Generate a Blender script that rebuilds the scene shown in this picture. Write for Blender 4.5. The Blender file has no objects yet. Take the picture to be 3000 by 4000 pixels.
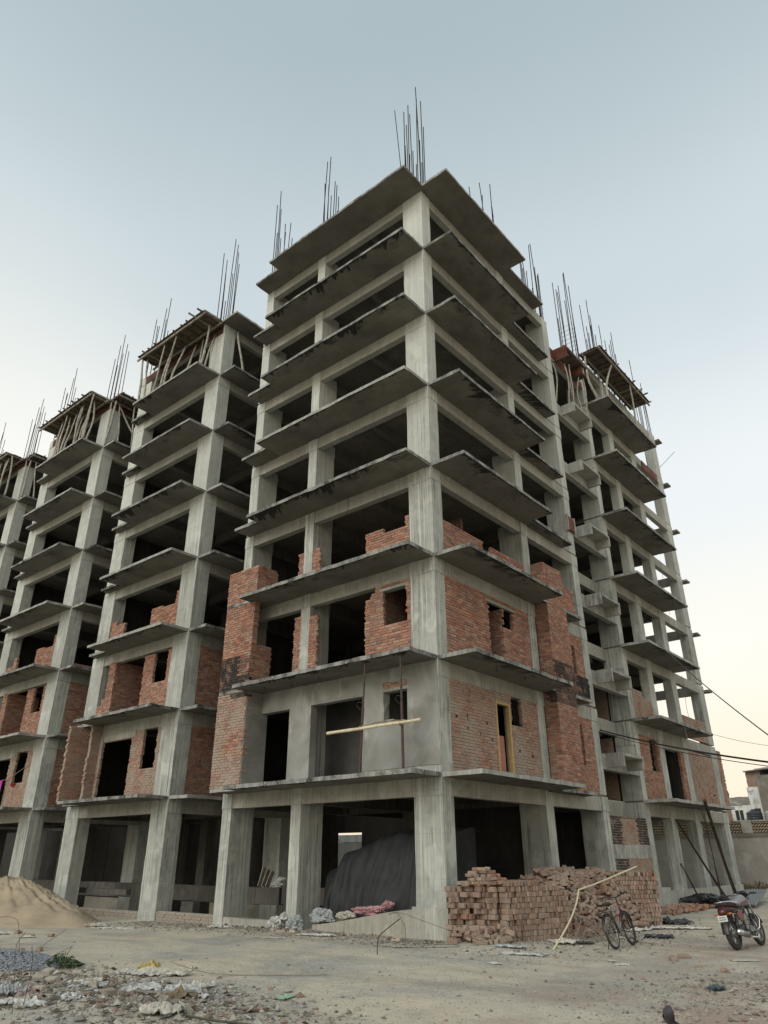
import bpy, math, random
from mathutils import Vector, Matrix, noise
R = math.radians
SC = bpy.context.scene
COL = SC.collection
rnd = random.Random(7)

# ------------------------------------------------------------------ camera
cam = bpy.data.cameras.new("camera"); camo = bpy.data.objects.new("camera", cam); COL.objects.link(camo)
CAM = Vector((11.3475, -15.8284, 1.5246))
YAW, PITCH, ROLL = 0.6973, 0.4508, -0.0027
_f = Vector((-math.sin(YAW)*math.cos(PITCH), math.cos(YAW)*math.cos(PITCH), math.sin(PITCH)))
_r = Vector((math.cos(YAW), math.sin(YAW), 0)); _u = _r.cross(_f)
_r2 = math.cos(ROLL)*_r + math.sin(ROLL)*_u; _u2 = -math.sin(ROLL)*_r + math.cos(ROLL)*_u
camo.matrix_world = Matrix(((_r2.x, _u2.x, -_f.x, CAM.x), (_r2.y, _u2.y, -_f.y, CAM.y), (_r2.z, _u2.z, -_f.z, CAM.z), (0, 0, 0, 1)))
cam.sensor_fit = 'HORIZONTAL'; cam.sensor_width = 36.0; cam.lens = 36.0*2784.14/3000.0
cam.clip_start = 0.1; cam.clip_end = 3000
SC.camera = camo

# ------------------------------------------------------------------ light
SUN_DIR = Vector((0.06, -0.84, 0.46)).normalized()       # towards the low, veiled sun behind the photographer
elev = math.asin(SUN_DIR.z); az = math.atan2(SUN_DIR.x, SUN_DIR.y)
W = bpy.data.worlds.new("World"); SC.world = W; W.use_nodes = True
nt = W.node_tree; bg = nt.nodes['Background']
sky = nt.nodes.new('ShaderNodeTexSky'); sky.sky_type = 'NISHITA'; sky.sun_disc = False
sky.sun_elevation = elev; sky.sun_rotation = az; sky.air_density = 1.0; sky.dust_density = 3.0; sky.ozone_density = 1.0
bg.inputs['Strength'].default_value = 1.0
SKYMIX = 0.07           # physical sky, scaled to daylight level
tc = nt.nodes.new('ShaderNodeTexCoord'); nrm = nt.nodes.new('ShaderNodeVectorMath'); nrm.operation = 'NORMALIZE'; nt.links.new(tc.outputs['Generated'], nrm.inputs[0])
sx_ = nt.nodes.new('ShaderNodeSeparateXYZ'); nt.links.new(nrm.outputs[0], sx_.inputs[0])
rp = nt.nodes.new('ShaderNodeValToRGB'); rp.color_ramp.interpolation = 'EASE'; nt.links.new(sx_.outputs[2], rp.inputs[0])
SK = .91               # sky level that matches the exposure above
stops = [(p_, tuple(v*SK for v in c_)) for p_, c_ in ((0.0, (.86, .72, .54)), (.10, (.86, .76, .60)), (.24, (.83, .81, .73)), (.42, (.71, .745, .75)), (.66, (.52, .59, .62)), (.88, (.36, .44, .465)))]
el = rp.color_ramp.elements; el[0].position, el[0].color = stops[0][0], (*stops[0][1], 1); el[1].position, el[1].color = stops[-1][0], (*stops[-1][1], 1)
for p_, c_ in stops[1:-1]: q_ = el.new(p_); q_.color = (*c_, 1)
dt = nt.nodes.new('ShaderNodeVectorMath'); dt.operation = 'DOT_PRODUCT'; nt.links.new(nrm.outputs[0], dt.inputs[0]); dt.inputs[1].default_value = Vector((-.95, .20, .20)).normalized()
gr = nt.nodes.new('ShaderNodeMapRange'); gr.interpolation_type = 'SMOOTHSTEP'; gr.inputs['From Min'].default_value = .80; gr.inputs['From Max'].default_value = 1.0; gr.inputs['To Max'].default_value = .45; nt.links.new(dt.outputs['Value'], gr.inputs['Value'])
mg = nt.nodes.new('ShaderNodeMix'); mg.data_type = 'RGBA'; nt.links.new(gr.outputs[0], mg.inputs[0]); nt.links.new(rp.outputs[0], mg.inputs[6]); mg.inputs[7].default_value = (1.0*SK, .95*SK, .82*SK, 1)
sc_ = nt.nodes.new('ShaderNodeMix'); sc_.data_type = 'RGBA'; sc_.blend_type = 'MULTIPLY'; sc_.inputs[0].default_value = 1; nt.links.new(sky.outputs[0], sc_.inputs[6]); sc_.inputs[7].default_value = (SKYMIX,)*3+(1,)
mx = nt.nodes.new('ShaderNodeMix'); mx.data_type = 'RGBA'; mx.inputs[0].default_value = .92; nt.links.new(sc_.outputs[2], mx.inputs[6]); hz = nt.nodes.new('ShaderNodeTexNoise'); hz.inputs['Scale'].default_value = 1.6; hz.inputs['Detail'].default_value = 4; nt.links.new(nrm.outputs[0], hz.inputs['Vector'])
hr = nt.nodes.new('ShaderNodeMapRange'); hr.inputs['From Min'].default_value = .3; hr.inputs['From Max'].default_value = .7; hr.inputs['To Min'].default_value = .965; hr.inputs['To Max'].default_value = 1.035; nt.links.new(hz.outputs['Fac'], hr.inputs['Value'])
hm = nt.nodes.new('ShaderNodeVectorMath'); hm.operation = 'SCALE'; nt.links.new(mg.outputs[2], hm.inputs[0]); nt.links.new(hr.outputs[0], hm.inputs['Scale']); nt.links.new(hm.outputs[0], mx.inputs[7])
nt.links.new(mx.outputs[2], bg.inputs['Color'])
sl = bpy.data.lights.new("sun", 'SUN'); so = bpy.data.objects.new("sun", sl); COL.objects.link(so)
sl.energy = 1.0; sl.angle = R(40); sl.color = (1.0, 0.96, 0.89)
so.rotation_euler = (-SUN_DIR).to_track_quat('-Z', 'Y').to_euler(); so.location = (20, -40, 30)
SC.view_settings.view_transform = 'Standard'; SC.view_settings.look = 'None'
SC.view_settings.gamma = 1.0; SC.view_settings.exposure = 0.5
SC.cycles.max_bounces = 6; SC.cycles.diffuse_bounces = 3; SC.cycles.use_denoising = True

# ------------------------------------------------------------------ mesh builder
def nz(v, f=1.0, s=0.0): return noise.noise(Vector((v[0]*f+s, v[1]*f+s*1.7, v[2]*f-s)))
class MB:
    def __init__(self): self.v = []; self.f = []; self.m = []; self.c = []
    def add(self, vs, fs, m=0, c=(1, 1, 1, 0)):
        b = len(self.v); self.v += [tuple(p) for p in vs]
        for q in fs: self.f.append(tuple(i+b for i in q)); self.m.append(m); self.c.append(c)
    BOXF = ((0, 3, 2, 1), (4, 5, 6, 7), (0, 1, 5, 4), (1, 2, 6, 5), (2, 3, 7, 6), (3, 0, 4, 7))
    def box(self, x0, x1, y0, y1, z0, z1, m=0, c=(1, 1, 1, 0), M=None):
        vs = [Vector(p) for p in ((x0, y0, z0), (x1, y0, z0), (x1, y1, z0), (x0, y1, z0), (x0, y0, z1), (x1, y0, z1), (x1, y1, z1), (x0, y1, z1))]
        if M is not None: vs = [M @ p for p in vs]
        self.add(vs, self.BOXF, m, c)
    def rbox(self, x0, x1, y0, y1, z0, z1, step=.35, amp=.008, m=0, c=(1, 1, 1, 0), s=0.0, fr=2.3):
        n = [max(1, min(40, int(round((b-a)/step)))) for a, b in ((x0, x1), (y0, y1), (z0, z1))]
        lo = (x0, y0, z0); d = (x1-x0, y1-y0, z1-z0); idx = {}; vs = []; fs = []
        def V(i, j, k):
            t = (i, j, k)
            if t not in idx:
                p = Vector((lo[0]+d[0]*i/n[0], lo[1]+d[1]*j/n[1], lo[2]+d[2]*k/n[2]))
                q = p*fr
                p = p + Vector((nz(q, 1, s), nz(q, 1, s+31), nz(q, 1, s+67)))*amp + Vector((nz(q, 4, s+9), nz(q, 4, s+40), nz(q, 4, s+77)))*amp*.7
                idx[t] = len(vs); vs.append(p)
            return idx[t]
        nx, ny, nzz = n
        for i in range(nx):
            for j in range(ny):
                fs.append((V(i, j, 0), V(i, j+1, 0), V(i+1, j+1, 0), V(i+1, j, 0)))
                fs.append((V(i, j, nzz), V(i+1, j, nzz), V(i+1, j+1, nzz), V(i, j+1, nzz)))
        for i in range(nx):
            for k in range(nzz):
                fs.append((V(i, 0, k), V(i+1, 0, k), V(i+1, 0, k+1), V(i, 0, k+1)))
                fs.append((V(i, ny, k), V(i, ny, k+1), V(i+1, ny, k+1), V(i+1, ny, k)))
        for j in range(ny):
            for k in range(nzz):
                fs.append((V(0, j, k), V(0, j, k+1), V(0, j+1, k+1), V(0, j+1, k)))
                fs.append((V(nx, j, k), V(nx, j+1, k), V(nx, j+1, k+1), V(nx, j, k+1)))
        self.add(vs, fs, m, c)
    def tube(self, pts, r, n=6, m=0, c=(1, 1, 1, 0), cap=True):
        pts = [Vector(p) for p in pts]; N = len(pts)
        rr = r if isinstance(r, (list, tuple)) else [r]*N
        vs = []; fs = []; ref = None
        for i, p in enumerate(pts):
            t = (pts[min(i+1, N-1)]-pts[max(i-1, 0)]).normalized()
            if ref is None: ref = Vector((0, 0, 1)) if abs(t.z) < .9 else Vector((1, 0, 0))
            a = (ref - t*ref.dot(t))
            if a.length < 1e-4: a = t.orthogonal()
            a.normalize(); ref = a; b = t.cross(a)
            for k in range(n):
                an = 2*math.pi*k/n; vs.append(p+(a*math.cos(an)+b*math.sin(an))*rr[i])
        for i in range(N-1):
            for k in range(n): fs.append((i*n+k, i*n+(k+1) % n, (i+1)*n+(k+1) % n, (i+1)*n+k))
        if cap: fs.append(tuple(range(n-1, -1, -1))); fs.append(tuple((N-1)*n+k for k in range(n)))
        self.add(vs, fs, m, c)
    def lathe(self, prof, n=16, m=0, M=None, c=(1, 1, 1, 0)):      # prof of (radius, z) around local z
        vs = []; fs = []
        for r_, z_ in prof:
            for k in range(n):
                a = 2*math.pi*k/n; p = Vector((r_*math.cos(a), r_*math.sin(a), z_)); vs.append(M @ p if M is not None else p)
        for i in range(len(prof)-1):
            for k in range(n): fs.append((i*n+k, i*n+(k+1) % n, (i+1)*n+(k+1) % n, (i+1)*n+k))
        self.add(vs, fs, m, c)
    def torus(self, rr, r, n=28, k=8, m=0, M=None, sy=1.0):          # ring in local xz plane, axis y
        vs = []; fs = []
        for i in range(n):
            a = 2*math.pi*i/n
            for j in range(k):
                b = 2*math.pi*j/k; q = rr+r*math.cos(b); p = Vector((q*math.cos(a), r*sy*math.sin(b), q*math.sin(a)))
                vs.append(M @ p if M is not None else p)
        for i in range(n):
            for j in range(k): fs.append((i*k+j, i*k+(j+1) % k, ((i+1) % n)*k+(j+1) % k, ((i+1) % n)*k+j))
        self.add(vs, fs, m)
    def blob(self, c, r, seed=0, amp=.25, n=7, m=0, col=(1, 1, 1, 0)):   # lumpy closed ellipsoid
        c = Vector(c); vs = []; fs = []; k2 = n*2
        for i in range(n+1):
            th = math.pi*i/n
            for j in range(k2):
                ph = 2*math.pi*j/k2; d = Vector((math.sin(th)*math.cos(ph), math.sin(th)*math.sin(ph), math.cos(th)))
                s = 1+amp*nz(d, 1.6, seed)+amp*.6*nz(d, 4, seed+5)
                vs.append(c+Vector((d.x*r[0]*s, d.y*r[1]*s, d.z*r[2]*s)))
        for i in range(n):
            for j in range(k2): fs.append((i*k2+j, (i+1)*k2+j, (i+1)*k2+(j+1) % k2, i*k2+(j+1) % k2))
        self.add(vs, fs, m, col)
    def build(self, name, mats, parent=None, smooth=False, inv=True):
        me = bpy.data.meshes.new(name)
        me.from_pydata(self.v, [], self.f)
        mats = mats if isinstance(mats, (list, tuple)) else [mats]
        for q in mats: me.materials.append(q)
        me.polygons.foreach_set('material_index', self.m)
        if any(c != (1, 1, 1, 0) for c in self.c):
            at = me.color_attributes.new('bc', 'FLOAT_COLOR', 'CORNER'); buf = []
            for f, c in zip(self.f, self.c): buf.extend(c*len(f))
            at.data.foreach_set('color', buf)
        if smooth: me.polygons.foreach_set('use_smooth', [True]*len(self.f))
        me.update()
        o = bpy.data.objects.new(name, me); COL.objects.link(o)
        if parent is not None:
            o.parent = parent
            if inv: o.matrix_parent_inverse = PINV.get(parent.name, Matrix.Identity(4))
        return o
PINV = {}
def tag(o, label=None, cat=None, group=None, kind=None):
    if label: o['label'] = label
    if cat: o['category'] = cat
    if group: o['group'] = group
    if kind: o['kind'] = kind
    return o
def thing(name, label, cat, loc=(0, 0, 0), rot=(0, 0, 0), group=None, local=False):
    o = bpy.data.objects.new(name, None); COL.objects.link(o); o.location = loc; o.rotation_euler = rot
    o.empty_display_size = .2
    PINV[o.name] = Matrix.Translation(-Vector(loc)) if not local else Matrix.Identity(4)
    return tag(o, label, cat, group)

# ------------------------------------------------------------------ materials
def mat(name, rough=.9):
    m = bpy.data.materials.new(name); m.use_nodes = True; t = m.node_tree
    b = t.nodes['Principled BSDF']; b.inputs['Roughness'].default_value = rough
    b.inputs['Specular IOR Level'].default_value = .25
    return m, t, b
class NT:
    def __init__(s, t): s.t = t
    def n(s, ty, **kw):
        q = s.t.nodes.new(ty)
        for k, v in kw.items():
            if k in q.bl_rna.properties: setattr(q, k, v)
        return q
    def l(s, a, b): s.t.links.new(a, b)
    def pos(s): return s.n('ShaderNodeNewGeometry').outputs['Position']
    def obj(s): return s.n('ShaderNodeTexCoord').outputs['Object']
    def map(s, vec, sc=(1, 1, 1), loc=(0, 0, 0), rot=(0, 0, 0)):
        q = s.n('ShaderNodeMapping'); q.inputs['Scale'].default_value = sc; q.inputs['Location'].default_value = loc; q.inputs['Rotation'].default_value = rot
        s.l(vec, q.inputs['Vector']); return q.outputs[0]
    def noise(s, vec, scale=1, det=4, rough=.55, dist=0):
        q = s.n('ShaderNodeTexNoise'); q.inputs['Scale'].default_value = scale; q.inputs['Detail'].default_value = det
        q.inputs['Roughness'].default_value = rough; q.inputs['Distortion'].default_value = dist
        s.l(vec, q.inputs['Vector']); return q.outputs['Fac']
    def vor(s, vec, scale=1, out='Distance', feat='F1'):
        q = s.n('ShaderNodeTexVoronoi'); q.feature = feat; q.inputs['Scale'].default_value = scale; s.l(vec, q.inputs['Vector']); return q.outputs[out]
    def ramp(s, fac, a, b, ca=(0, 0, 0, 1), cb=(1, 1, 1, 1), extra=()):
        q = s.n('ShaderNodeValToRGB'); e = q.color_ramp.elements; e[0].position = a; e[0].color = ca; e[1].position = b; e[1].color = cb
        for p_, c_ in extra: k = e.new(p_); k.color = c_
        s.l(fac, q.inputs[0]); return q.outputs[0]
    def mix(s, fac, a, b, mode='MIX'):
        q = s.n('ShaderNodeMix'); q.data_type = 'RGBA'; q.blend_type = mode
        for inp, v in ((q.inputs[0], fac), (q.inputs[6], a), (q.inputs[7], b)):
            if isinstance(v, (int, float)): inp.default_value = v
            elif isinstance(v, (tuple, list)): inp.default_value = tuple(v) if len(v) == 4 else (*v, 1)
            else: s.l(v, inp)
        return q.outputs[2]
    def math(s, op, a, b=None, c=None):
        q = s.n('ShaderNodeMath'); q.operation = op
        for i, v in enumerate((a, b, c)):
            if v is None: continue
            if isinstance(v, (int, float)): q.inputs[i].default_value = v
            else: s.l(v, q.inputs[i])
        return q.outputs[0]
    def sep(s, vec):
        q = s.n('ShaderNodeSeparateXYZ'); s.l(vec, q.inputs[0]); return q.outputs
    def comb(s, x, y, z):
        q = s.n('ShaderNodeCombineXYZ')
        for i, v in enumerate((x, y, z)):
            if isinstance(v, (int, float)): q.inputs[i].default_value = v
            else: s.l(v, q.inputs[i])
        return q.outputs[0]
    def bump(s, h, bsdf, strength=.3, dist=.02):
        q = s.n('ShaderNodeBump'); q.inputs['Strength'].default_value = strength; q.inputs['Distance'].default_value = dist
        s.l(h, q.inputs['Height']); s.l(q.outputs[0], bsdf.inputs['Normal'])
def simple(name, col, rough=.8, var=.25, sc=6, metal=0, bump=0, spec=.3):
    m, t, b = mat(name, rough); s = NT(t); p = s.obj()
    n = s.noise(p, sc, 5); d = tuple(c*(1-var) for c in col); e = tuple(min(1, c*(1+var)) for c in col)
    s.l(s.ramp(n, .3, .7, (*d, 1), (*e, 1)), b.inputs['Base Color']); b.inputs['Metallic'].default_value = metal
    b.inputs['Specular IOR Level'].default_value = spec
    if bump: s.bump(s.noise(p, sc*3, 5), b, bump, .02)
    return m
def concrete(name, light, dark, warm, streak=.5, panel=0.0):
    m, t, b = mat(name, .92); s = NT(t); p = s.pos()
    oi = s.n('ShaderNodeObjectInfo').outputs['Random']
    n1 = s.noise(p, .55, 6, .6); n2 = s.noise(p, 3.2, 6, .65); n3 = s.noise(p, 22, 4, .6)
    c = s.mix(s.ramp(n1, .35, .68), dark, light)
    c = s.mix(s.ramp(n2, .42, .72), c, warm)
    c = s.mix(s.math('MULTIPLY', s.ramp(n3, .5, .8), .35), c, tuple(x*.6 for x in dark))
    wn = s.n('ShaderNodeTexWhiteNoise', noise_dimensions='1D'); lift = s.math('FLOOR', s.math('DIVIDE', s.math('SUBTRACT', s.sep(p)[2], 2.94), 3.05))
    s.l(s.math('ADD', s.math('MULTIPLY', lift, 3.71), s.math('MULTIPLY', oi, 91.0)), wn.inputs['W'])
    c = s.mix(s.math('MULTIPLY', wn.outputs['Value'], .42), c, tuple(x*.62 for x in light))
    bd = s.ramp(s.math('ABSOLUTE', s.math('SUBTRACT', s.math('FRACT', s.math('ADD', s.math('DIVIDE', s.sep(p)[2], 1.02), oi)), .5)), .485, .498); c = s.mix(s.math('MULTIPLY', bd, s.math('MULTIPLY', s.ramp(n2, .4, .6), .35)), c, (.09, .09, .08))
    pa = s.ramp(s.noise(s.map(p, (1.3, 1.3, 1.0), (9, 2, 5)), 1.0, 2, .4), .60, .63); c = s.mix(s.math('MULTIPLY', pa, .35), c, tuple(min(.7, x*1.3) for x in light))
    st = s.noise(s.map(p, (9, 9, .28)), 1.0, 4, .6); mask = s.ramp(s.noise(p, .7, 3), .42, .62)
    c = s.mix(s.math('MULTIPLY', s.math('MULTIPLY', s.ramp(st, .50, .64), mask), streak), c, (.10, .10, .09))
    ln = s.noise(s.map(p, (26, 26, .12)), 1.0, 2, .5); mask2 = s.ramp(s.noise(p, 1.1, 2), .45, .6)
    c = s.mix(s.math('MULTIPLY', s.math('MULTIPLY', s.ramp(ln, .58, .66), mask2), streak*1.1), c, (.07, .07, .065))
    lw = s.noise(s.map(p, (17, 17, .2), (5, 3, 1)), 1.0, 2, .5)
    c = s.mix(s.math('MULTIPLY', s.ramp(lw, .54, .70), streak*.85), c, tuple(min(.75, x*1.4) for x in light))
    hi = s.ramp(s.math('DIVIDE', s.sep(p)[2], 30), .36, .62); c = s.mix(s.math('MULTIPLY', hi, .45*min(1, streak*1.5)), c, tuple(min(.72, x*1.42) for x in light))
    if panel:
        xyz = s.sep(p)
        fx = s.math('ABSOLUTE', s.math('SUBTRACT', s.math('FRACT', s.math('DIVIDE', xyz[0], 1.22)), .5))
        fy = s.math('ABSOLUTE', s.math('SUBTRACT', s.math('FRACT', s.math('DIVIDE', xyz[1], .92)), .5))
        ed = s.ramp(s.math('MAXIMUM', fx, fy), .486, .5); c = s.mix(s.math('MULTIPLY', ed, panel), c, (.06, .055, .045))
    hole = s.ramp(s.vor(p, 13), .04, .13, (1, 1, 1, 1), (0, 0, 0, 1)); hm = s.ramp(s.noise(p, 1.6, 2), .5, .62)
    c = s.mix(s.math('MULTIPLY', s.math('MULTIPLY', hole, hm), .6), c, (.06, .06, .055))
    s.l(c, b.inputs['Base Color'])
    s.bump(s.math('ADD', s.math('MULTIPLY', n3, .5), s.math('MULTIPLY', st, .7)), b, .35, .02)
    return m
CONC = concrete('concrete_grey', (.46, .475, .435), (.265, .28, .255), (.495, .50, .445), .62)
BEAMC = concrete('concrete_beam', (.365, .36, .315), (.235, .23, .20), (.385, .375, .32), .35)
SLABC = concrete('concrete_slab', (.16, .15, .125), (.10, .094, .078), (.18, .165, .135), .0, .6)  # tone lowered so the interior shade sits in the slab colour
DARKB = concrete('concrete_inner_shaded', (.12, .114, .10), (.055, .052, .045), (.13, .122, .10), .8)  # darker copy of the frame concrete, indoor shade put into its colour
SHADEC = concrete('concrete_painted_shade', (.034, .033, .03), (.02, .0195, .018), (.04, .038, .034), .3)  # near-black tone paints the interior shade into the wall colour
DIRTY = concrete('concrete_dirty', (.36, .36, .33), (.17, .17, .155), (.42, .41, .36), .9)
def plaster(name):
    m, t, b = mat(name, .9); s = NT(t); p = s.pos()
    n1 = s.noise(p, .8, 5, .55, .6); n2 = s.noise(p, 3.5, 5)
    c = s.mix(s.ramp(n1, .34, .62), (.19, .187, .165), (.32, .325, .305)); c = s.mix(s.math('MULTIPLY', s.ramp(n2, .5, .75), .5), c, (.30, .285, .24))
    wt = s.ramp(s.noise(s.map(p, (1.6, 1.6, .6), (3, 1, 4)), 1.0, 4), .58, .66); c = s.mix(s.math('MULTIPLY', wt, .55), c, (.5, .5, .47))
    s.l(c, b.inputs['Base Color']); s.bump(n2, b, .2, .02); return m
PLAST = plaster('cement_plaster')
def balcony_mat(name='concrete_balcony', mould=.93):
    m, t, b = mat(name, .93); s = NT(t); o = s.obj(); p = s.pos(); x, y, z = s.sep(o)
    geo = s.n('ShaderNodeNewGeometry'); rand = s.n('ShaderNodeObjectInfo').outputs['Random']
    off = s.math('MULTIPLY', rand, 40.0)
    q = s.comb(s.math('ADD', x, off), y, off)
    n1 = s.noise(q, .8, 6, .6); n2 = s.noise(q, 4, 5)
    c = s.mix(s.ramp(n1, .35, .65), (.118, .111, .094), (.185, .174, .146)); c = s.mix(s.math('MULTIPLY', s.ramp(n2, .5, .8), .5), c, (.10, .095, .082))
    # seams of the shutter plates
    fx = s.math('ABSOLUTE', s.math('SUBTRACT', s.math('FRACT', s.math('DIVIDE', s.math('ADD', x, off), 1.83)), .5))
    c = s.mix(s.math('MULTIPLY', s.ramp(fx, .492, .5), .45), c, (.07, .065, .05))
    # damp rings
    dr = s.ramp(s.vor(q, .55), .05, .14, (1, 1, 1, 1), (0, 0, 0, 1)); c = s.mix(s.math('MULTIPLY', dr, .5), c, (.12, .105, .08))
    # black mould: ragged spikes growing in from the drip edge
    amp = s.ramp(s.noise(s.comb(s.math('ADD', s.math('MULTIPLY', x, .55), off), off, 0), 1.0, 3), .45, .66)
    amp = s.math('MULTIPLY', amp, s.ramp(s.math('FRACT', s.math('MULTIPLY', rand, 17.3)), .0, .8, (.35, .35, .35, 1), (1, 1, 1, 1)))
    spk = s.noise(s.comb(s.math('ADD', s.math('ADD', s.math('MULTIPLY', x, 5.5), s.math('MULTIPLY', y, 3.4)), off), s.math('MULTIPLY', y, .9), off), 1.0, 4, .7)
    reach = s.math('ADD', s.math('MULTIPLY', s.math('MULTIPLY', amp, s.ramp(spk, .36, .66)), .95), .015)
    edge = s.math('ADD', s.math('MULTIPLY', s.noise(s.comb(s.math('MULTIPLY', x, 4), off, 0), 1, 4), .22), -.04)
    blot = s.math('MULTIPLY', s.ramp(s.noise(s.comb(s.math('ADD', s.math('MULTIPLY', x, 1.3), off), s.math('MULTIPLY', y, 2.2), off), 1.0, 6, .72), .54, .62), s.ramp(y, .15, .75, (1, 1, 1, 1), (0, 0, 0, 1)))
    c = s.mix(s.math('MULTIPLY', blot, mould*.85), c, (.03, .029, .025))
    mk = s.math('MAXIMUM', s.ramp(s.math('SUBTRACT', reach, y), -.03, .08), s.ramp(s.math('SUBTRACT', edge, y), 0, .04))
    c = s.mix(s.math('MULTIPLY', mk, mould), c, (.022, .022, .02))
    # vertical edge and top: weathered, dark with pale lime specks
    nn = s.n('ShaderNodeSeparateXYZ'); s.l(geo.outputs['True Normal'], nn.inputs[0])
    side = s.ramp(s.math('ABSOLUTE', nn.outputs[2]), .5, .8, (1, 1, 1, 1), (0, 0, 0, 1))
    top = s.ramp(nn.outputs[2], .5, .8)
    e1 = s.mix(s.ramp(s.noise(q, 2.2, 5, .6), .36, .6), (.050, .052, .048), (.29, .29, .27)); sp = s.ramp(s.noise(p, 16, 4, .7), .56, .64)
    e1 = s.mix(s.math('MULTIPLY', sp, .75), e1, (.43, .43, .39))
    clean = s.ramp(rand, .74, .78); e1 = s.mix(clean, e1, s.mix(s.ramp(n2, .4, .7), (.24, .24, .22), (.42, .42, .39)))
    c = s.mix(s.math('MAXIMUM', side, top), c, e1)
    s.l(c, b.inputs['Base Color']); s.bump(s.noise(p, 14, 4), b, .3, .02); return m
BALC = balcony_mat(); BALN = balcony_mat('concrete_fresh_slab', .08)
def brick_mat(name, dust, smear, mcol=(.30, .285, .25)):
    m, t, b = mat(name, .93); s = NT(t); p = s.pos()
    a = s.n('ShaderNodeAttribute'); a.attribute_name = 'bc'
    n1 = s.noise(p, 9, 5, .65); n2 = s.noise(p, 1.1, 5, .6); n3 = s.noise(p, 30, 3)
    c = s.mix(s.math('MULTIPLY', s.ramp(n3, .35, .75), .4), a.outputs['Color'], tuple([.10, .045, .03]))
    c = s.mix(s.math('MULTIPLY', s.ramp(n2, .30, .62), dust), c, (.33, .27, .215))
    sm = s.math('MULTIPLY', s.ramp(n1, .54, .62), s.ramp(s.noise(p, 1.7, 4), .40, .60))
    c = s.mix(s.math('MULTIPLY', sm, smear), c, mcol)
    al = s.math('MULTIPLY', a.outputs['Alpha'], s.ramp(s.noise(p, 3.2, 5, .7), .28, .5)); c = s.mix(al, c, (.028, .027, .025))
    s.l(c, b.inputs['Base Color']); s.bump(n1, b, .4, .015); return m
BRICK = brick_mat('brick_red', .26, .9)
BRICKD = brick_mat('brick_dusty', .95, .95)
BRICKG = brick_mat('brick_grey_dusty', .95, .9, (.30, .28, .24))
BALCE = concrete('concrete_ledge', (.34, .34, .31), (.13, .13, .12), (.40, .40, .36), .8)
def mortar_mat():
    m, t, b = mat('mortar', .95); s = NT(t); p = s.pos(); a = s.n('ShaderNodeAttribute'); a.attribute_name = 'bc'
    c = s.ramp(s.noise(p, 6, 5, .65), .3, .7, (.20, .185, .16, 1), (.42, .40, .355, 1))
    al = s.math('MULTIPLY', a.outputs['Alpha'], s.ramp(s.noise(p, 3.2, 5, .7), .28, .5)); c = s.mix(al, c, (.02, .02, .019))
    s.l(c, b.inputs['Base Color']); s.bump(s.noise(p, 25, 4), b, .4, .02); return m
MORT = mortar_mat()
REBAR = simple('rebar_rust', (.040, .028, .024), .75, .4, 9, .3)
WOODP = simple('prop_wood', (.36, .34, .29), .9, .35, 7, 0, .4)
WOODF = simple('formwork_wood', (.10, .075, .055), .9, .45, 5, 0, .3)
WOODG = simple('formwork_grey', (.24, .22, .18), .9, .4, 5, 0, .3)
REDST = simple('shutter_red', (.15, .048, .034), .75, .5, 3, 0, .1)
REDB = simple('shutter_brown', (.075, .032, .026), .8, .5, 3, 0, .1)
BAMB = simple('bamboo', (.60, .53, .37), .55, .18, 9)
STEEL = simple('prop_steel', (.075, .052, .05), .65, .35, 12, .4)
YELW = simple('door_frame_wood', (.42, .30, .13), .6, .2, 14)
PINKD = simple('door_panel', (.36, .15, .12), .7, .15, 4)
TARP = simple('tarpaulin', (.026, .028, .030), .72, .3, 2.5, 0, .15, .4)

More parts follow.
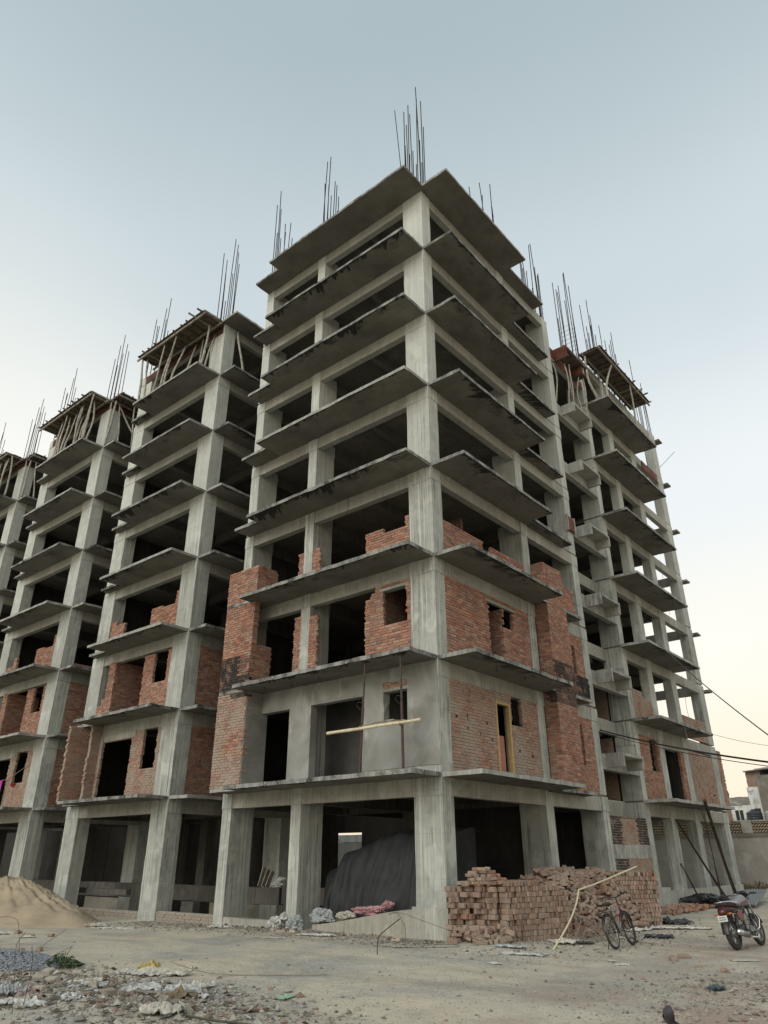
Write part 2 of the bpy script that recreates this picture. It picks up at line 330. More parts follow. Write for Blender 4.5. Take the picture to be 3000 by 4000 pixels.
# ------------------------------------------------------------------ levels
S = [None]+[3.379+3.05*k for k in range(7)]+[24.717]         # slab soffits
TH = .11
FL = [-.24]+[S[k]+TH for k in range(1, 9)]                    # floor tops
BH = .44
BRPAL = [(.36, .145, .085), (.40, .17, .10), (.29, .11, .07), (.45, .21, .13), (.34, .165, .115), (.22, .085, .06), (.47, .26, .17), (.38, .13, .07)]
def brick_col(r, lo=.8, hi=1.15):
    c = r.choice(BRPAL); k = r.uniform(lo, hi); return tuple(x*k for x in c)
def brick_wall(parent, o, u, n, solids, holes=(), t=.115, bm=None, seed=1, rough=(True, True), mould=None, name='brick_wall', tint=1.0, grey=.10):
    """real bricks laid course by course in front of a mortar core; o origin, u along, n outward; solids/holes are (u0,u1,z0,z1)"""
    r = random.Random(seed); mb = MB(); o = Vector(o); u = Vector(u); n = Vector(n)
    z0 = min(q[2] for q in solids); z1 = max(q[3] for q in solids); CH = .085
    nc = int(round((z1-z0)/CH)); CH = (z1-z0)/max(1, nc)
    F = Matrix(((u.x, n.x, 0, o.x), (u.y, n.y, 0, o.y), (0, 0, 1, 0), (0, 0, 0, 1)))
    flip = u.x*n.y-u.y*n.x < 0
    for j in range(nc):
        za = z0+j*CH; zc = za+CH/2
        iv = sorted((q[0], q[1]) for q in solids if q[2] <= zc <= q[3]); mg = []
        for a, b in iv:
            if mg and a <= mg[-1][1]+.01: mg[-1] = (mg[-1][0], max(b, mg[-1][1]))
            else: mg.append((a, b))
        for h in holes:
            if h[2] <= zc <= h[3]:
                nx = []
                for a, b in mg:
                    if h[1] <= a or h[0] >= b: nx.append((a, b)); continue
                    if a < h[0]: nx.append((a, h[0]))
                    if b > h[1]: nx.append((h[1], b))
                mg = nx
        lo = min(q[0] for q in solids); hi = max(q[1] for q in solids)
        for a, b in mg:
            ja = 0 if (abs(a-lo) < .02 and not rough[0]) else r.uniform(-.035, .03); jb = 0 if (abs(b-hi) < .02 and not rough[1]) else r.uniform(-.03, .035)
            a2, b2 = a+ja, b+jb
            if b2-a2 < .06: continue
            am = mould((a2+b2)/2, zc) if mould else 0
            mb.box(a2+.012, b2-.012, -t+.008, -.020, za, za+CH, 1, (1, 1, 1, am), F)
            x = a2-(r.uniform(.10, .14) if j % 2 else r.uniform(0, .02)); L = .243
            while x < b2-.02:
                p0 = max(x, a2); p1 = min(x+L-.016, b2)
                if p1-p0 > .035:
                    d = r.uniform(-.011, .008); dz = r.uniform(-.003, .003); c = tuple(k*tint*(1-grey)+g_*grey for k, g_ in zip(brick_col(r), (.27, .225, .18) if grey < .9 else (.31, .295, .25)))
                    am = mould((p0+p1)/2, zc) if mould else 0
                    mb.box(p0, p1, -t-d*.5, d, za+.005+dz, za+CH-.014+dz, 0, (*c, am), F)
                x += L
    if flip: mb.f = [tuple(reversed(f)) for f in mb.f]
    return mb.build(name, [bm or BRICK, MORT], parent)
def column(parent, x0, x1, y0, y1, zb=-1.5, zt=24.70, seed=0, lv=range(0, 8), mats=None):
    mb = MB(); r = random.Random(seed*13+5)
    for k in lv:
        a = zb if k == 0 else S[k]-BH; b = S[k+1]-BH
        e = [r.uniform(-.010, .010) for _ in range(4)]
        if k == 0 or k == lv[0]: lo = zb if k == 0 else S[k]-BH
        else: lo = S[k]+TH-.02
        mb.rbox(x0+e[0], x1+e[1], y0+e[2], y1+e[3], lo, b, .32, .009, s=seed+k)
        g = .012; mb.rbox(x0-g+e[1]*.5, x1+g+e[0]*.5, y0-g+e[3]*.5, y1+g+e[2]*.5, b, S[k+1]+(.02 if k < 7 else TH*.6), .3, .010, s=seed+k+50)
    return mb.build('column', mats or CONC, parent)
def balcony(parent, cx, cy, ux, uy, L, dep, z, seed=0, name='balcony_slab', th=TH, step=.3, m=None):
    """cantilever slab in its own frame: x along the outer edge, y from the drip edge inwards"""
    mb = MB(); mb.rbox(0, L, 0, dep, 0, th, step, .017, s=seed*3.1, fr=3.0)
    o = mb.build(name, m or BALC); yv = Vector((-uy, ux))
    o.parent = parent; o.matrix_parent_inverse = PINV[parent.name]
    o.matrix_basis = Matrix(((ux, -uy, 0, cx), (uy, ux, 0, cy), (0, 0, 1, z), (0, 0, 0, 1)))
    return o
def beam(parent, x0, x1, y0, y1, z0, z1, seed=0, m=None, name='beam'):
    mb = MB(); mb.rbox(x0, x1, y0, y1, z0, z1, .4, .007, s=seed); return mb.build(name, m or BEAMC, parent)
def bars(parent, x0, x1, y0, y1, zb, tops, seed=0, bend=.03, ring=2):
    r = random.Random(seed); n = len(tops); pts = []
    for i in range(n):
        t = i/n*4; s = int(t); f = t-s
        pts.append([(x0+(x1-x0)*f, y0), (x1, y0+(y1-y0)*f), (x1-(x1-x0)*f, y1), (x0, y1-(y1-y0)*f)][s])
    for (x, y), zt in zip(pts, tops):
        dx, dy = r.uniform(-bend, bend), r.uniform(-bend, bend); mb = MB(); H = zt-zb
        mb.tube([(x, y, zb), (x+dx*H*.3, y+dy*H*.3, zb+H*.5), (x+dx*H, y+dy*H, zt)], .0205, 5); mb.build('starter_bar', REBAR, parent)
    for k in range(ring):
        z = zb+.35+k*.28; mb = MB(); e = .02
        mb.tube([(x0-e, y0-e, z), (x1+e, y0-e, z+.02), (x1+e, y1+e, z), (x0-e, y1+e, z+.03), (x0-e, y0-e, z)], .007, 4); mb.build('stirrup', REBAR, parent)

exec_later = []
# ================================================================== SETTING: ground
def smooth(a, b, x):
    t = max(0, min(1, (x-a)/(b-a))); return t*t*(3-2*t)
def gz(x, y):
    z = -.24-.13*smooth(-4, -13, x)-.06*smooth(-12, -24, x)+.12*smooth(14, 24, y)*smooth(-2, 3, x)
    z += .035*noise.noise(Vector((x*.45, y*.45, 3)))+.014*noise.noise(Vector((x*1.7, y*1.7, 8)))
    d = math.hypot(x-CAM.x, y-CAM.y)
    if d < 22: z += .009*noise.noise(Vector((x*6, y*6, 1)))
    z -= .95*smooth(.3, .9, y)*smooth(-6.1, -6.8, x)*(1-smooth(9.2, 9.8, y))
    # low spoil bank where the rubbish lies (near left) and by the near right corner
    z += .10*math.exp(-(((x-1.0)/1.9)**2+((y+9.6)/1.0)**2))*(1+.8*noise.noise(Vector((x*2.2, y*2.2, 5))))
    z += .10*math.exp(-(((x-8.2)/1.3)**2+((y+3.6)/1.5)**2))*(1+.8*noise.noise(Vector((x*2.6, y*2.6, 9))))
    return z
def ground_mat():
    m, t, b = mat('ground_soil', .96); s = NT(t); p = s.pos()
    n1 = s.noise(p, .22, 5, .6); n2 = s.noise(p, 1.3, 6, .65); n3 = s.noise(p, 14, 5, .7); n4 = s.noise(p, 55, 3, .7)
    c = s.mix(s.ramp(n1, .40, .60), (.60, .53, .40), (.49, .46, .385))
    c = s.mix(s.math('MULTIPLY', s.ramp(n2, .45, .7), .7), c, (.63, .555, .425))
    # grey grit lying in drifts
    gr = s.math('MULTIPLY', s.ramp(s.noise(s.map(p, (.5, .5, 1), (3, 7, 0)), 1.0, 5, .65), .48, .60), s.ramp(n3, .34, .52))
    c = s.mix(s.math('MULTIPLY', gr, .75), c, (.30, .30, .295))
    rut = s.noise(s.map(p, (.16, 2.1, 1), (0, 0, 0), (0, 0, -.70)), 1.0, 5, .6)
    c = s.mix(s.math('MULTIPLY', s.ramp(rut, .50, .66), .45), c, (.34, .31, .25)); c = s.mix(s.math('MULTIPLY', s.ramp(rut, .34, .46, (1, 1, 1, 1), (0, 0, 0, 1)), .35), c, (.62, .56, .44))
    damp = s.ramp(s.noise(s.map(p, (.8, .8, 1), (11, 3, 0)), 1.0, 6, .7), .56, .70); c = s.mix(s.math('MULTIPLY', damp, .45), c, (.27, .24, .19))
    # reddish brick dust to the right
    x, y, z = s.sep(p)
    rd = s.math('MULTIPLY', s.ramp(s.math('SUBTRACT', x, s.math('MULTIPLY', s.noise(p, .5, 4), 5)), .0, 1.0), s.ramp(s.noise(p, .9, 5, .65), .42, .62))
    rx = s.math('MULTIPLY', s.ramp(s.math('DIVIDE', x, 10), .22, .75), s.ramp(s.noise(p, .7, 5, .65), .40, .62))
    c = s.mix(s.math('MULTIPLY', rx, .8), c, (.36, .255, .205))
    mid = s.noise(p, 5.5, 6, .7); c = s.mix(s.math('MULTIPLY', s.ramp(mid, .52, .70), .5), c, (.34, .30, .235)); c = s.mix(s.math('MULTIPLY', s.ramp(n4, .52, .72), .6), c, (.17, .155, .125)); c = s.mix(s.math('MULTIPLY', s.ramp(n4, .2, .42, (1, 1, 1, 1), (0, 0, 0, 1)), .3), c, (.56, .50, .40))
    pe = s.ramp(s.vor(p, 9), .05, .16, (1, 1, 1, 1), (0, 0, 0, 1)); c = s.mix(s.math('MULTIPLY', s.math('MULTIPLY', pe, s.ramp(s.noise(p, 2, 2), .48, .6)), .7), c, (.11, .10, .09))
    s.l(c, b.inputs['Base Color']); s.bump(s.math('ADD', n3, s.math('MULTIPLY', n4, .6)), b, .7, .03); return m
def make_ground():
    def axis(lo, hi, c, fine, far):
        a = [c]; st = fine
        while a[-1] < hi:
            a.append(a[-1]+st); st = min(far, st*1.035)
        b_ = [c]; st = fine
        while b_[-1] > lo:
            b_.append(b_[-1]-st); st = min(far, st*1.035)
        return sorted(set(a+b_))
    xs = axis(-420, 420, 5.0, .11, 60); ys = axis(-420, 420, -6.0, .11, 60)
    mb = MB(); nx, ny = len(xs), len(ys)
    mb.v = [(x, y, gz(x, y) if abs(x) < 60 and abs(y) < 60 else -.35) for y in ys for x in xs]
    for j in range(ny-1):
        for i in range(nx-1):
            a = j*nx+i; mb.f.append((a, a+1, a+nx+1, a+nx)); mb.m.append(0); mb.c.append((1, 1, 1, 0))
    return tag(mb.build('ground', ground_mat(), smooth=True), kind='structure')
make_ground()

# ================================================================== TOWERS
def pit(z0, w=.35, k=.9):   # mould/soot on a band from z0-w to z0
    return lambda u, z: k if z < z0 else 0
TG = 'towers of the unfinished apartment block'
A = thing('apartment_tower', 'nearest unfinished concrete tower, tallest in the photo, with a plastered first storey', 'building', (0, 0, -.24), group=TG)
X = (1, 0); NY = (0, -1); Y = (0, 1); PX = (1, 0)
def tower_a():
    P = A
    # columns
    column(P, -.90, 0, 0, .50, seed=1); column(P, -5.55, -5.13, 0, .92, seed=2); column(P, -8.80, -8.35, 0, .95, seed=3)
    column(P, -.92, 0, 5.42, 5.90, seed=4); column(P, -.85, 0, 9.45, 9.95, seed=5)
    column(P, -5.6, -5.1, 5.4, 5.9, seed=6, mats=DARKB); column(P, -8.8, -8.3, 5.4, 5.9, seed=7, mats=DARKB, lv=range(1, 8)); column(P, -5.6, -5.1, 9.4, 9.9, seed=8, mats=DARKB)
    for k in range(1, 9):
        z = S[k]
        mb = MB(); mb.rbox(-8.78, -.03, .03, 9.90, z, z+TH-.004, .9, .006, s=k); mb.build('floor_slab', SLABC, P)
        # edge beams and the beams under the floor
        beam(P, -8.78, -.02, .008, .245, z-BH, z+.01, k); beam(P, -.245, -.008, .03, 9.93, z-BH, z+.01, k+20)
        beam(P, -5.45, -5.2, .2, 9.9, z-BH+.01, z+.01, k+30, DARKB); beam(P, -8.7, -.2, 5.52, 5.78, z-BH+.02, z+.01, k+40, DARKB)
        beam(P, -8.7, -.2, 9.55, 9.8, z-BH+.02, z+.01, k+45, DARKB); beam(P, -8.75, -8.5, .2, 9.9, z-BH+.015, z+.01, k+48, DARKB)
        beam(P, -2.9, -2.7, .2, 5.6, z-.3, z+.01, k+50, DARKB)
        if k < 8:
            L1 = {1: 7.30, 2: 7.30, 3: 7.34, 4: 7.34, 5: 7.18, 6: 7.24, 7: 7.28}[k]; o = 1.245; R1 = {1: 5.68, 2: 5.66, 3: 5.66, 4: 5.6, 5: 5.66, 6: 5.64, 7: 5.62}[k]
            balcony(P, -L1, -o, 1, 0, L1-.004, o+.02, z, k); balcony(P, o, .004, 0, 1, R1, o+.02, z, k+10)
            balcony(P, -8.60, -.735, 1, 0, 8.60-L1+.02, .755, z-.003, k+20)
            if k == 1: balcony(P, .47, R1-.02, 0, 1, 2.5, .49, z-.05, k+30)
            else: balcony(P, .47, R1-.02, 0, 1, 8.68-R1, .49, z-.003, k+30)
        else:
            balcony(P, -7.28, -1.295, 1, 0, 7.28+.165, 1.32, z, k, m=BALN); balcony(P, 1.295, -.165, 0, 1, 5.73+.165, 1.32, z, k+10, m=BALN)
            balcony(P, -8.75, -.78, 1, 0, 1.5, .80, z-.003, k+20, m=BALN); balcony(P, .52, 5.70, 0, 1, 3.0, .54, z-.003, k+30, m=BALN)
            mb = MB(); mb.rbox(-.2, .17, -.17, .2, z-.001, z+TH-.006, .3, .01, s=3); mb.build('floor_slab', BALN, P)
    # plinth
    mb = MB(); n = 14
    for i in range(n):
        x0 = -4.45+i*(4.45-.98)/n; x1 = x0+(4.45-.98)/n; h0 = -.12+.47*smooth(0, 1, i/n)*.5+.235*i/n; h1 = -.12+.47*smooth(0, 1, (i+1)/n)*.5+.235*(i+1)/n
        mb.add([(x0, -.06+.012*nz((x0*3, 0, 0)), -.6), (x1, -.06+.012*nz((x1*3, 0, 0)), -.6), (x1, -.05, h1), (x0, -.05, h0), (x0, .16, h0+.02), (x1, .16, h1+.02), (x1, .16, -.6), (x0, .16, -.6)],
               [(0, 1, 2, 3), (3, 2, 5, 4), (4, 5, 6, 7)])
    mb.build('plinth_wall', concrete('concrete_ramp', (.39, .38, .325), (.27, .26, .22), (.38, .355, .285), .5), P)
    mb = MB(); mb.rbox(-1.0, .09, -.07, .62, -.6, .42, .25, .02, s=4); mb.build('column_base', concrete('concrete_base', (.40, .40, .355), (.26, .26, .235), (.39, .375, .31), .6), P)
    mb = MB(); mb.rbox(-8.30, -5.6, -.02, .2, -1.4, -.10, .4, .02, s=8); mb.build('door_kerb', BEAMC, P)
    mb = MB(); mb.rbox(-8.9, -4.2, 2.9, 3.15, .12, .62, .5, .02, s=9); mb.build('plinth_beam', DARKB, P)
    mb = MB(); mb.rbox(-4.4, -.6, .2, 5.3, -.6, .05, .5, .02, s=10); mb.build('ground_slab', DARKB, P)
    # walls behind; extra partitions added to keep the interior dark
    mb = MB()
    mb.box(-11.85, -1.0, 9.81, 10.02, 2.5, S[1]+.05); mb.box(-11.45, -1.0, 9.81, 10.02, -1.6, 2.5); mb.box(-8.55, -1.0, 9.82, 10.0, S[1], S[8]-.02); mb.box(-5.1, -1.0, 5.62, 5.8, -.6, S[1]-.4); mb.box(-5.3, -5.12, 5.9, 9.8, -.6, S[1]-.4); mb.build('rear_wall', SHADEC, P)
    mb = MB(); mb.box(-8.72, -8.52, 1.0, 9.8, S[1]+.05, S[8]-.03); mb.build('side_wall', SHADEC, P)
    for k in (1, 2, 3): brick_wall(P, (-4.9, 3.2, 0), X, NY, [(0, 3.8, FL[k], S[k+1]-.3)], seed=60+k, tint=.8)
    mb = MB(); mb.box(-6.6, -.35, 1.6, 1.72, FL[1]+.01, S[2]-.02); mb.build('plaster_wall', simple('plaster_inner_shaded', (.075, .075, .07), .9, .3, 1.2), P)  # darkened copy of the plaster, indoor shade put into its colour
    for k in (4, 5, 6, 7): mb = MB(); mb.box(-4.9, -2.2, 6.8, 6.95, FL[k]+.01, S[k+1]-.02); mb.build('added_partition', SHADEC, P)
    # ---- first storey, camera-left face: plastered
    f, c = FL[1], S[2]
    mb = MB(); yp = -.022; t2 = .25
    def pw(x0, x1, z0, z1): mb.rbox(x0, x1, yp, t2, z0, z1, .45, .004, s=3)
    top = 5.765
    for x0, x1, z0, z1 in ((-7.16, -5.83, top, c-.004), (-5.83, -4.87, f+.03, c-.004), (-4.87, -2.73, top, c-.004), (-2.73, -1.95, f+.19, c-.004), (-1.95, -1.07, 6.03, c-.004), (-1.95, -1.07, f+.19, 4.86), (-1.07, -.04, f+.2, c-.004)): pw(x0, x1, z0, z1)
    mb.build('plaster_wall', PLAST, P)
    mb = MB()
    for i in range(32):     # ragged broken edge of the plaster at the corner
        z = f+.2+i*(c-f-.2)/32; mb.box(-.05, -.04+.05*(.5+.5*nz((z*5, 1, 0))), yp-.003, .0, z, z+(c-f-.2)/32+.002)
    mb.build('plaster_wall', PLAST, P)
    mb = MB(); mb.rbox(-2.74, -.92, -.005, .2, f-.01, f+.2, .4, .01, s=5); mb.build('wall_footing', BEAMC, P)
    brick_wall(P, (0, -.012, 0), X, NY, [(-1.96, -1.05, 5.86, 6.02)], seed=71)
    mb = MB(); mb.rbox(-2.05, -1.02, -.03, .24, 5.768, 5.86, .3, .008, s=6); mb.build('lintel', BEAMC, P)
    mb = MB(); mb.rbox(-2.0, -1.92, -.02, .22, 4.87, 5.765, .12, .03, s=7); mb.build('window_frame', BEAMC, P)
    # outer left pier, first storey: bare brick front, plastered return
    brick_wall(P, (0, -.735, 0), X, NY, [(-8.62, -7.17, f, c-.01)], seed=72, rough=(False, True), mould=lambda u, z: .9 if z > 6.28 and u > -8 else 0, bm=BRICKD, t=.23)
    mb = MB(); mb.rbox(-7.30, -7.155, -.70, .22, f+.01, c-.01, .3, .006, s=8); mb.build('plaster_wall', PLAST, P)
    # ---- second storey left face
    f, c = FL[2], S[3]
    brick_wall(P, (0, -.735, 0), X, NY, [(-8.60, -7.14, f, 8.02), (-8.60, -7.10, 8.02, c-.01)], seed=73, rough=(False, True), t=.23, mould=lambda u, z: (.95 if u < -7.75 or z < 7.0 else .4) if z < 7.62 else 0)
    brick_wall(P, (-7.13, 0, 0), Y, PX, [(-.72, .18, f, 8.02)], seed=74)
    b2 = S[3]-BH
    brick_wall(P, (0, -.004, 0), X, NY, [(-5.84, -5.52, f, 8.78)], seed=75); brick_wall(P, (0, -.004, 0), X, NY, [(-5.14, -4.76, f, 8.68)], seed=76, rough=(False, True))
    brick_wall(P, (0, -.004, 0), X, NY, [(-2.68, -.91, f, 8.72), (-2.45, -.91, 8.72, 8.9), (-2.25, -.91, 8.9, b2)], [(-1.95, -1.06, 7.73, 8.84), (-2.1, -1.0, 8.84, 8.93)], seed=77, rough=(True, False))
    mb = MB(); mb.rbox(-2.12, -.95, -.012, .22, 8.84, 8.93, .3, .008, s=9); mb.build('lintel', BEAMC, P)
    brick_wall(P, (-2.3, 1.9, 0), Y, (-1, 0), [(-1.7, 1.2, f, c-.1)], seed=78)
    # ---- third storey left face: half-built
    f = FL[3]
    brick_wall(P, (0, -.735, 0), X, NY, [(-8.62, -7.06, S[3]+TH, 10.80)], seed=79, rough=(False, False), t=.23)
    brick_wall(P, (-7.05, 0, 0), Y, PX, [(-.72, .20, f, 10.80)], seed=80)
    brick_wall(P, (0, -.004, 0), X, NY, [(-5.78, -5.54, f, 11.08)], seed=81); brick_wall(P, (0, -.004, 0), X, NY, [(-5.12, -4.76, f, 11.08)], seed=82)
    brick_wall(P, (0, -.004, 0), X, NY, [(-2.68, -.91, f, 10.78), (-2.68, -1.95, 10.78, 10.94), (-1.05, -.91, 10.78, 11.12)], seed=83, rough=(True, False))
    # ---- right face, first storey
    f, c = FL[1], S[2]; b = c-BH
    brick_wall(P, (-.006, 0, 0), Y, PX, [(.50, 5.43, f, b+.005)], [(2.90, 3.64, f-.1, 5.72), (3.80, 4.42, 5.13, 6.0), (2.9, 4.4, 5.99, 6.08), (1.3, 1.42, 5.0, 5.09), (.75, .9, 4.95, 5.02), (1.35, 1.45, 4.68, 4.77), (1.95, 2.05, 4.6, 4.7), (2.55, 2.65, 4.5, 4.6), (4.1, 4.2, 4.35, 4.45), (4.85, 4.95, 4.3, 4.4), (2.3, 2.44, 4.93, 5.03)], seed=84, bm=BRICKD, rough=(False, False), t=.115)
    mb = MB(); mb.rbox(-.13, -.10, .5, 5.43, f, b, 1, .0, s=2); dp = mb
    mb2 = MB(); 
    for y0, y1, z0, z1 in ((.5, 2.9, f, b), (3.64, 3.80, f, b), (4.62, 5.42, f, b), (3.8, 4.37, f, 5.13), (2.9, 4.37, 6.0, b), (2.9, 3.64, 5.72, 6.0)): mb2.box(-.2, -.118, y0, y1, z0, z1)
    mb2.build('plaster_wall', PLAST, P)
    mb = MB(); mb.rbox(-.1, .004, 2.75, 4.45, 5.99, 6.075, .3, .006, s=12); mb.build('lintel', BEAMC, P)
    mb = MB(); mb.rbox(-.115, .012, 2.86, 2.93, f, 5.73, .4, .003); mb.rbox(-.115, .012, 3.60, 3.69, f, 5.73, .4, .003); mb.rbox(-.115, .012, 2.93, 3.60, 5.655, 5.73, .4, .003); mb.build('door_frame', YELW, P)
    mb = MB(); mb.rbox(-.16, -.12, 2.96, 3.42, f+.01, 4.76, .3, .006, s=4); mb.build('door_panel', PINKD, P)
    # brick boxes beyond the slim pillar
    box_m = {1: lambda u, z: .7 if z > 6.05 else 0, 2: lambda u, z: .9 if z < 7.5 else 0, 3: None}
    for k in (1, 2):
        f, c = FL[k], S[k+1]
        brick_wall(P, (0, 5.93, 0), X, NY, [(.0, .49, f, c-.01)], seed=90+k, rough=(False, False), mould=(lambda u, z: .75 if z > 6.1 and u > .2 else 0) if k == 1 else (lambda u, z: .35 if z < 7.35 else 0))
        brick_wall(P, (.49, 5.94, 0), Y, PX, [(0, 1.42, f-(.16 if k > 1 else .05), c-.01)], seed=92+k, rough=(False, False), mould=box_m[k])
        brick_wall(P, (-.01, 7.36, 0), Y, PX, [(0, 2.09, f, c-BH)], [(1.0, 1.28, f+.85, f+2.28)] if k == 1 else [(1.15, 1.4, f+.1, f+2.05)], seed=94+k, rough=(False, False))
        mb = MB(); mb.box(-.3, -.12, 7.4, 9.4, f, c-BH); mb.build('added_partition', SHADEC, P)
    brick_wall(P, (.46, 7.45, 0), Y, PX, [(0, 1.17, FL[2], 7.28)], seed=97, t=.23, mould=lambda u, z: 1.0)
    # ---- right face, second storey
    f, c = FL[2], S[3]; b = c-BH
    brick_wall(P, (-.006, 0, 0), Y, PX, [(.50, 5.43, f, b+.005)], [(2.86, 3.68, f-.1, 8.80), (3.76, 4.32, 8.19, 8.83), (2.8, 4.45, 8.82, 8.91)], seed=98, rough=(False, False))
    mb = MB(); mb.rbox(-.1, .004, 2.70, 4.5, 8.825, 8.905, .3, .006, s=13); mb.build('lintel', BEAMC, P)
    brick_wall(P, (-.12, 3.70, 0), (-1, 0), NY, [(0, 1.4, f, 8.8)], seed=99)
    mb = MB(); mb.box(-1.5, -1.4, .6, 3.7, f, c-.02); mb.box(-1.5, -1.4, 3.8, 5.4, f, c-.02); mb.build('added_partition', SHADEC, P)
    # ---- right face, third storey
    f = FL[3]
    brick_wall(P, (-.006, 0, 0), Y, PX, [(.50, 2.78, f, 10.88)], seed=100, rough=(False, True))
    brick_wall(P, (-.006, 0, 0), Y, PX, [(3.30, 5.43, f, 10.84)], seed=101, rough=(True, False))
    brick_wall(P, (0, 5.91, 0), X, NY, [(.0, .49, f, 10.99)], seed=102, rough=(False, False)); brick_wall(P, (.49, 5.92, 0), Y, PX, [(0, 1.36, f-.1, 10.99)], seed=103, rough=(False, False))
    brick_wall(P, (.40, 7.40, 0), Y, PX, [(0, .95, f, 10.50), (.0, .2, 10.5, 10.6)], seed=104, t=.23)
    # starter bars on the roof
    zb = S[8]
    bars(P, -.80, -.08, .08, .42, zb, [30.3, 30.4, 27.4, 30.5, 31.2, 26.6, 30.4, 29.0, 28.4, 27.0, 30.4, 27.8, 29.6, 28.2], 1, .012, 0)
    mb = MB(); mb.tube([(-.85, .05, zb), (-.98, -.05, 27.5), (-1.12, -.16, 30.35)], .0175, 5); mb.build('starter_bar', REBAR, P)
    bars(P, -5.5, -5.18, .08, .85, zb, [31.0, 29.4, 31.1, 28.6, 29.6, 27.4, 29.2, 28.4, 30.2, 29.7], 2, .012, 1)
    bars(P, -8.75, -8.4, .08, .85, zb, [30.6, 28.6, 31.2, 28.2, 29.3, 27.4, 28.7, 28.0, 30.0, 29.2, 30.4], 3, .02, 1)
    bars(P, -.85, -.06, 5.47, 5.85, zb, [30.6, 29.2, 30.6, 28.2, 30.2, 28.9, 27.6, 29.0, 30.4, 29.4, 28.6], 4, .035, 1)
    bars(P, -.80, -.06, 9.5, 9.9, zb, [28.9, 28.1, 29.7, 29.7, 27.6, 27.8, 28.4, 27.2, 29.3, 28.7, 29.5], 5, .015, 5)
tower_a()

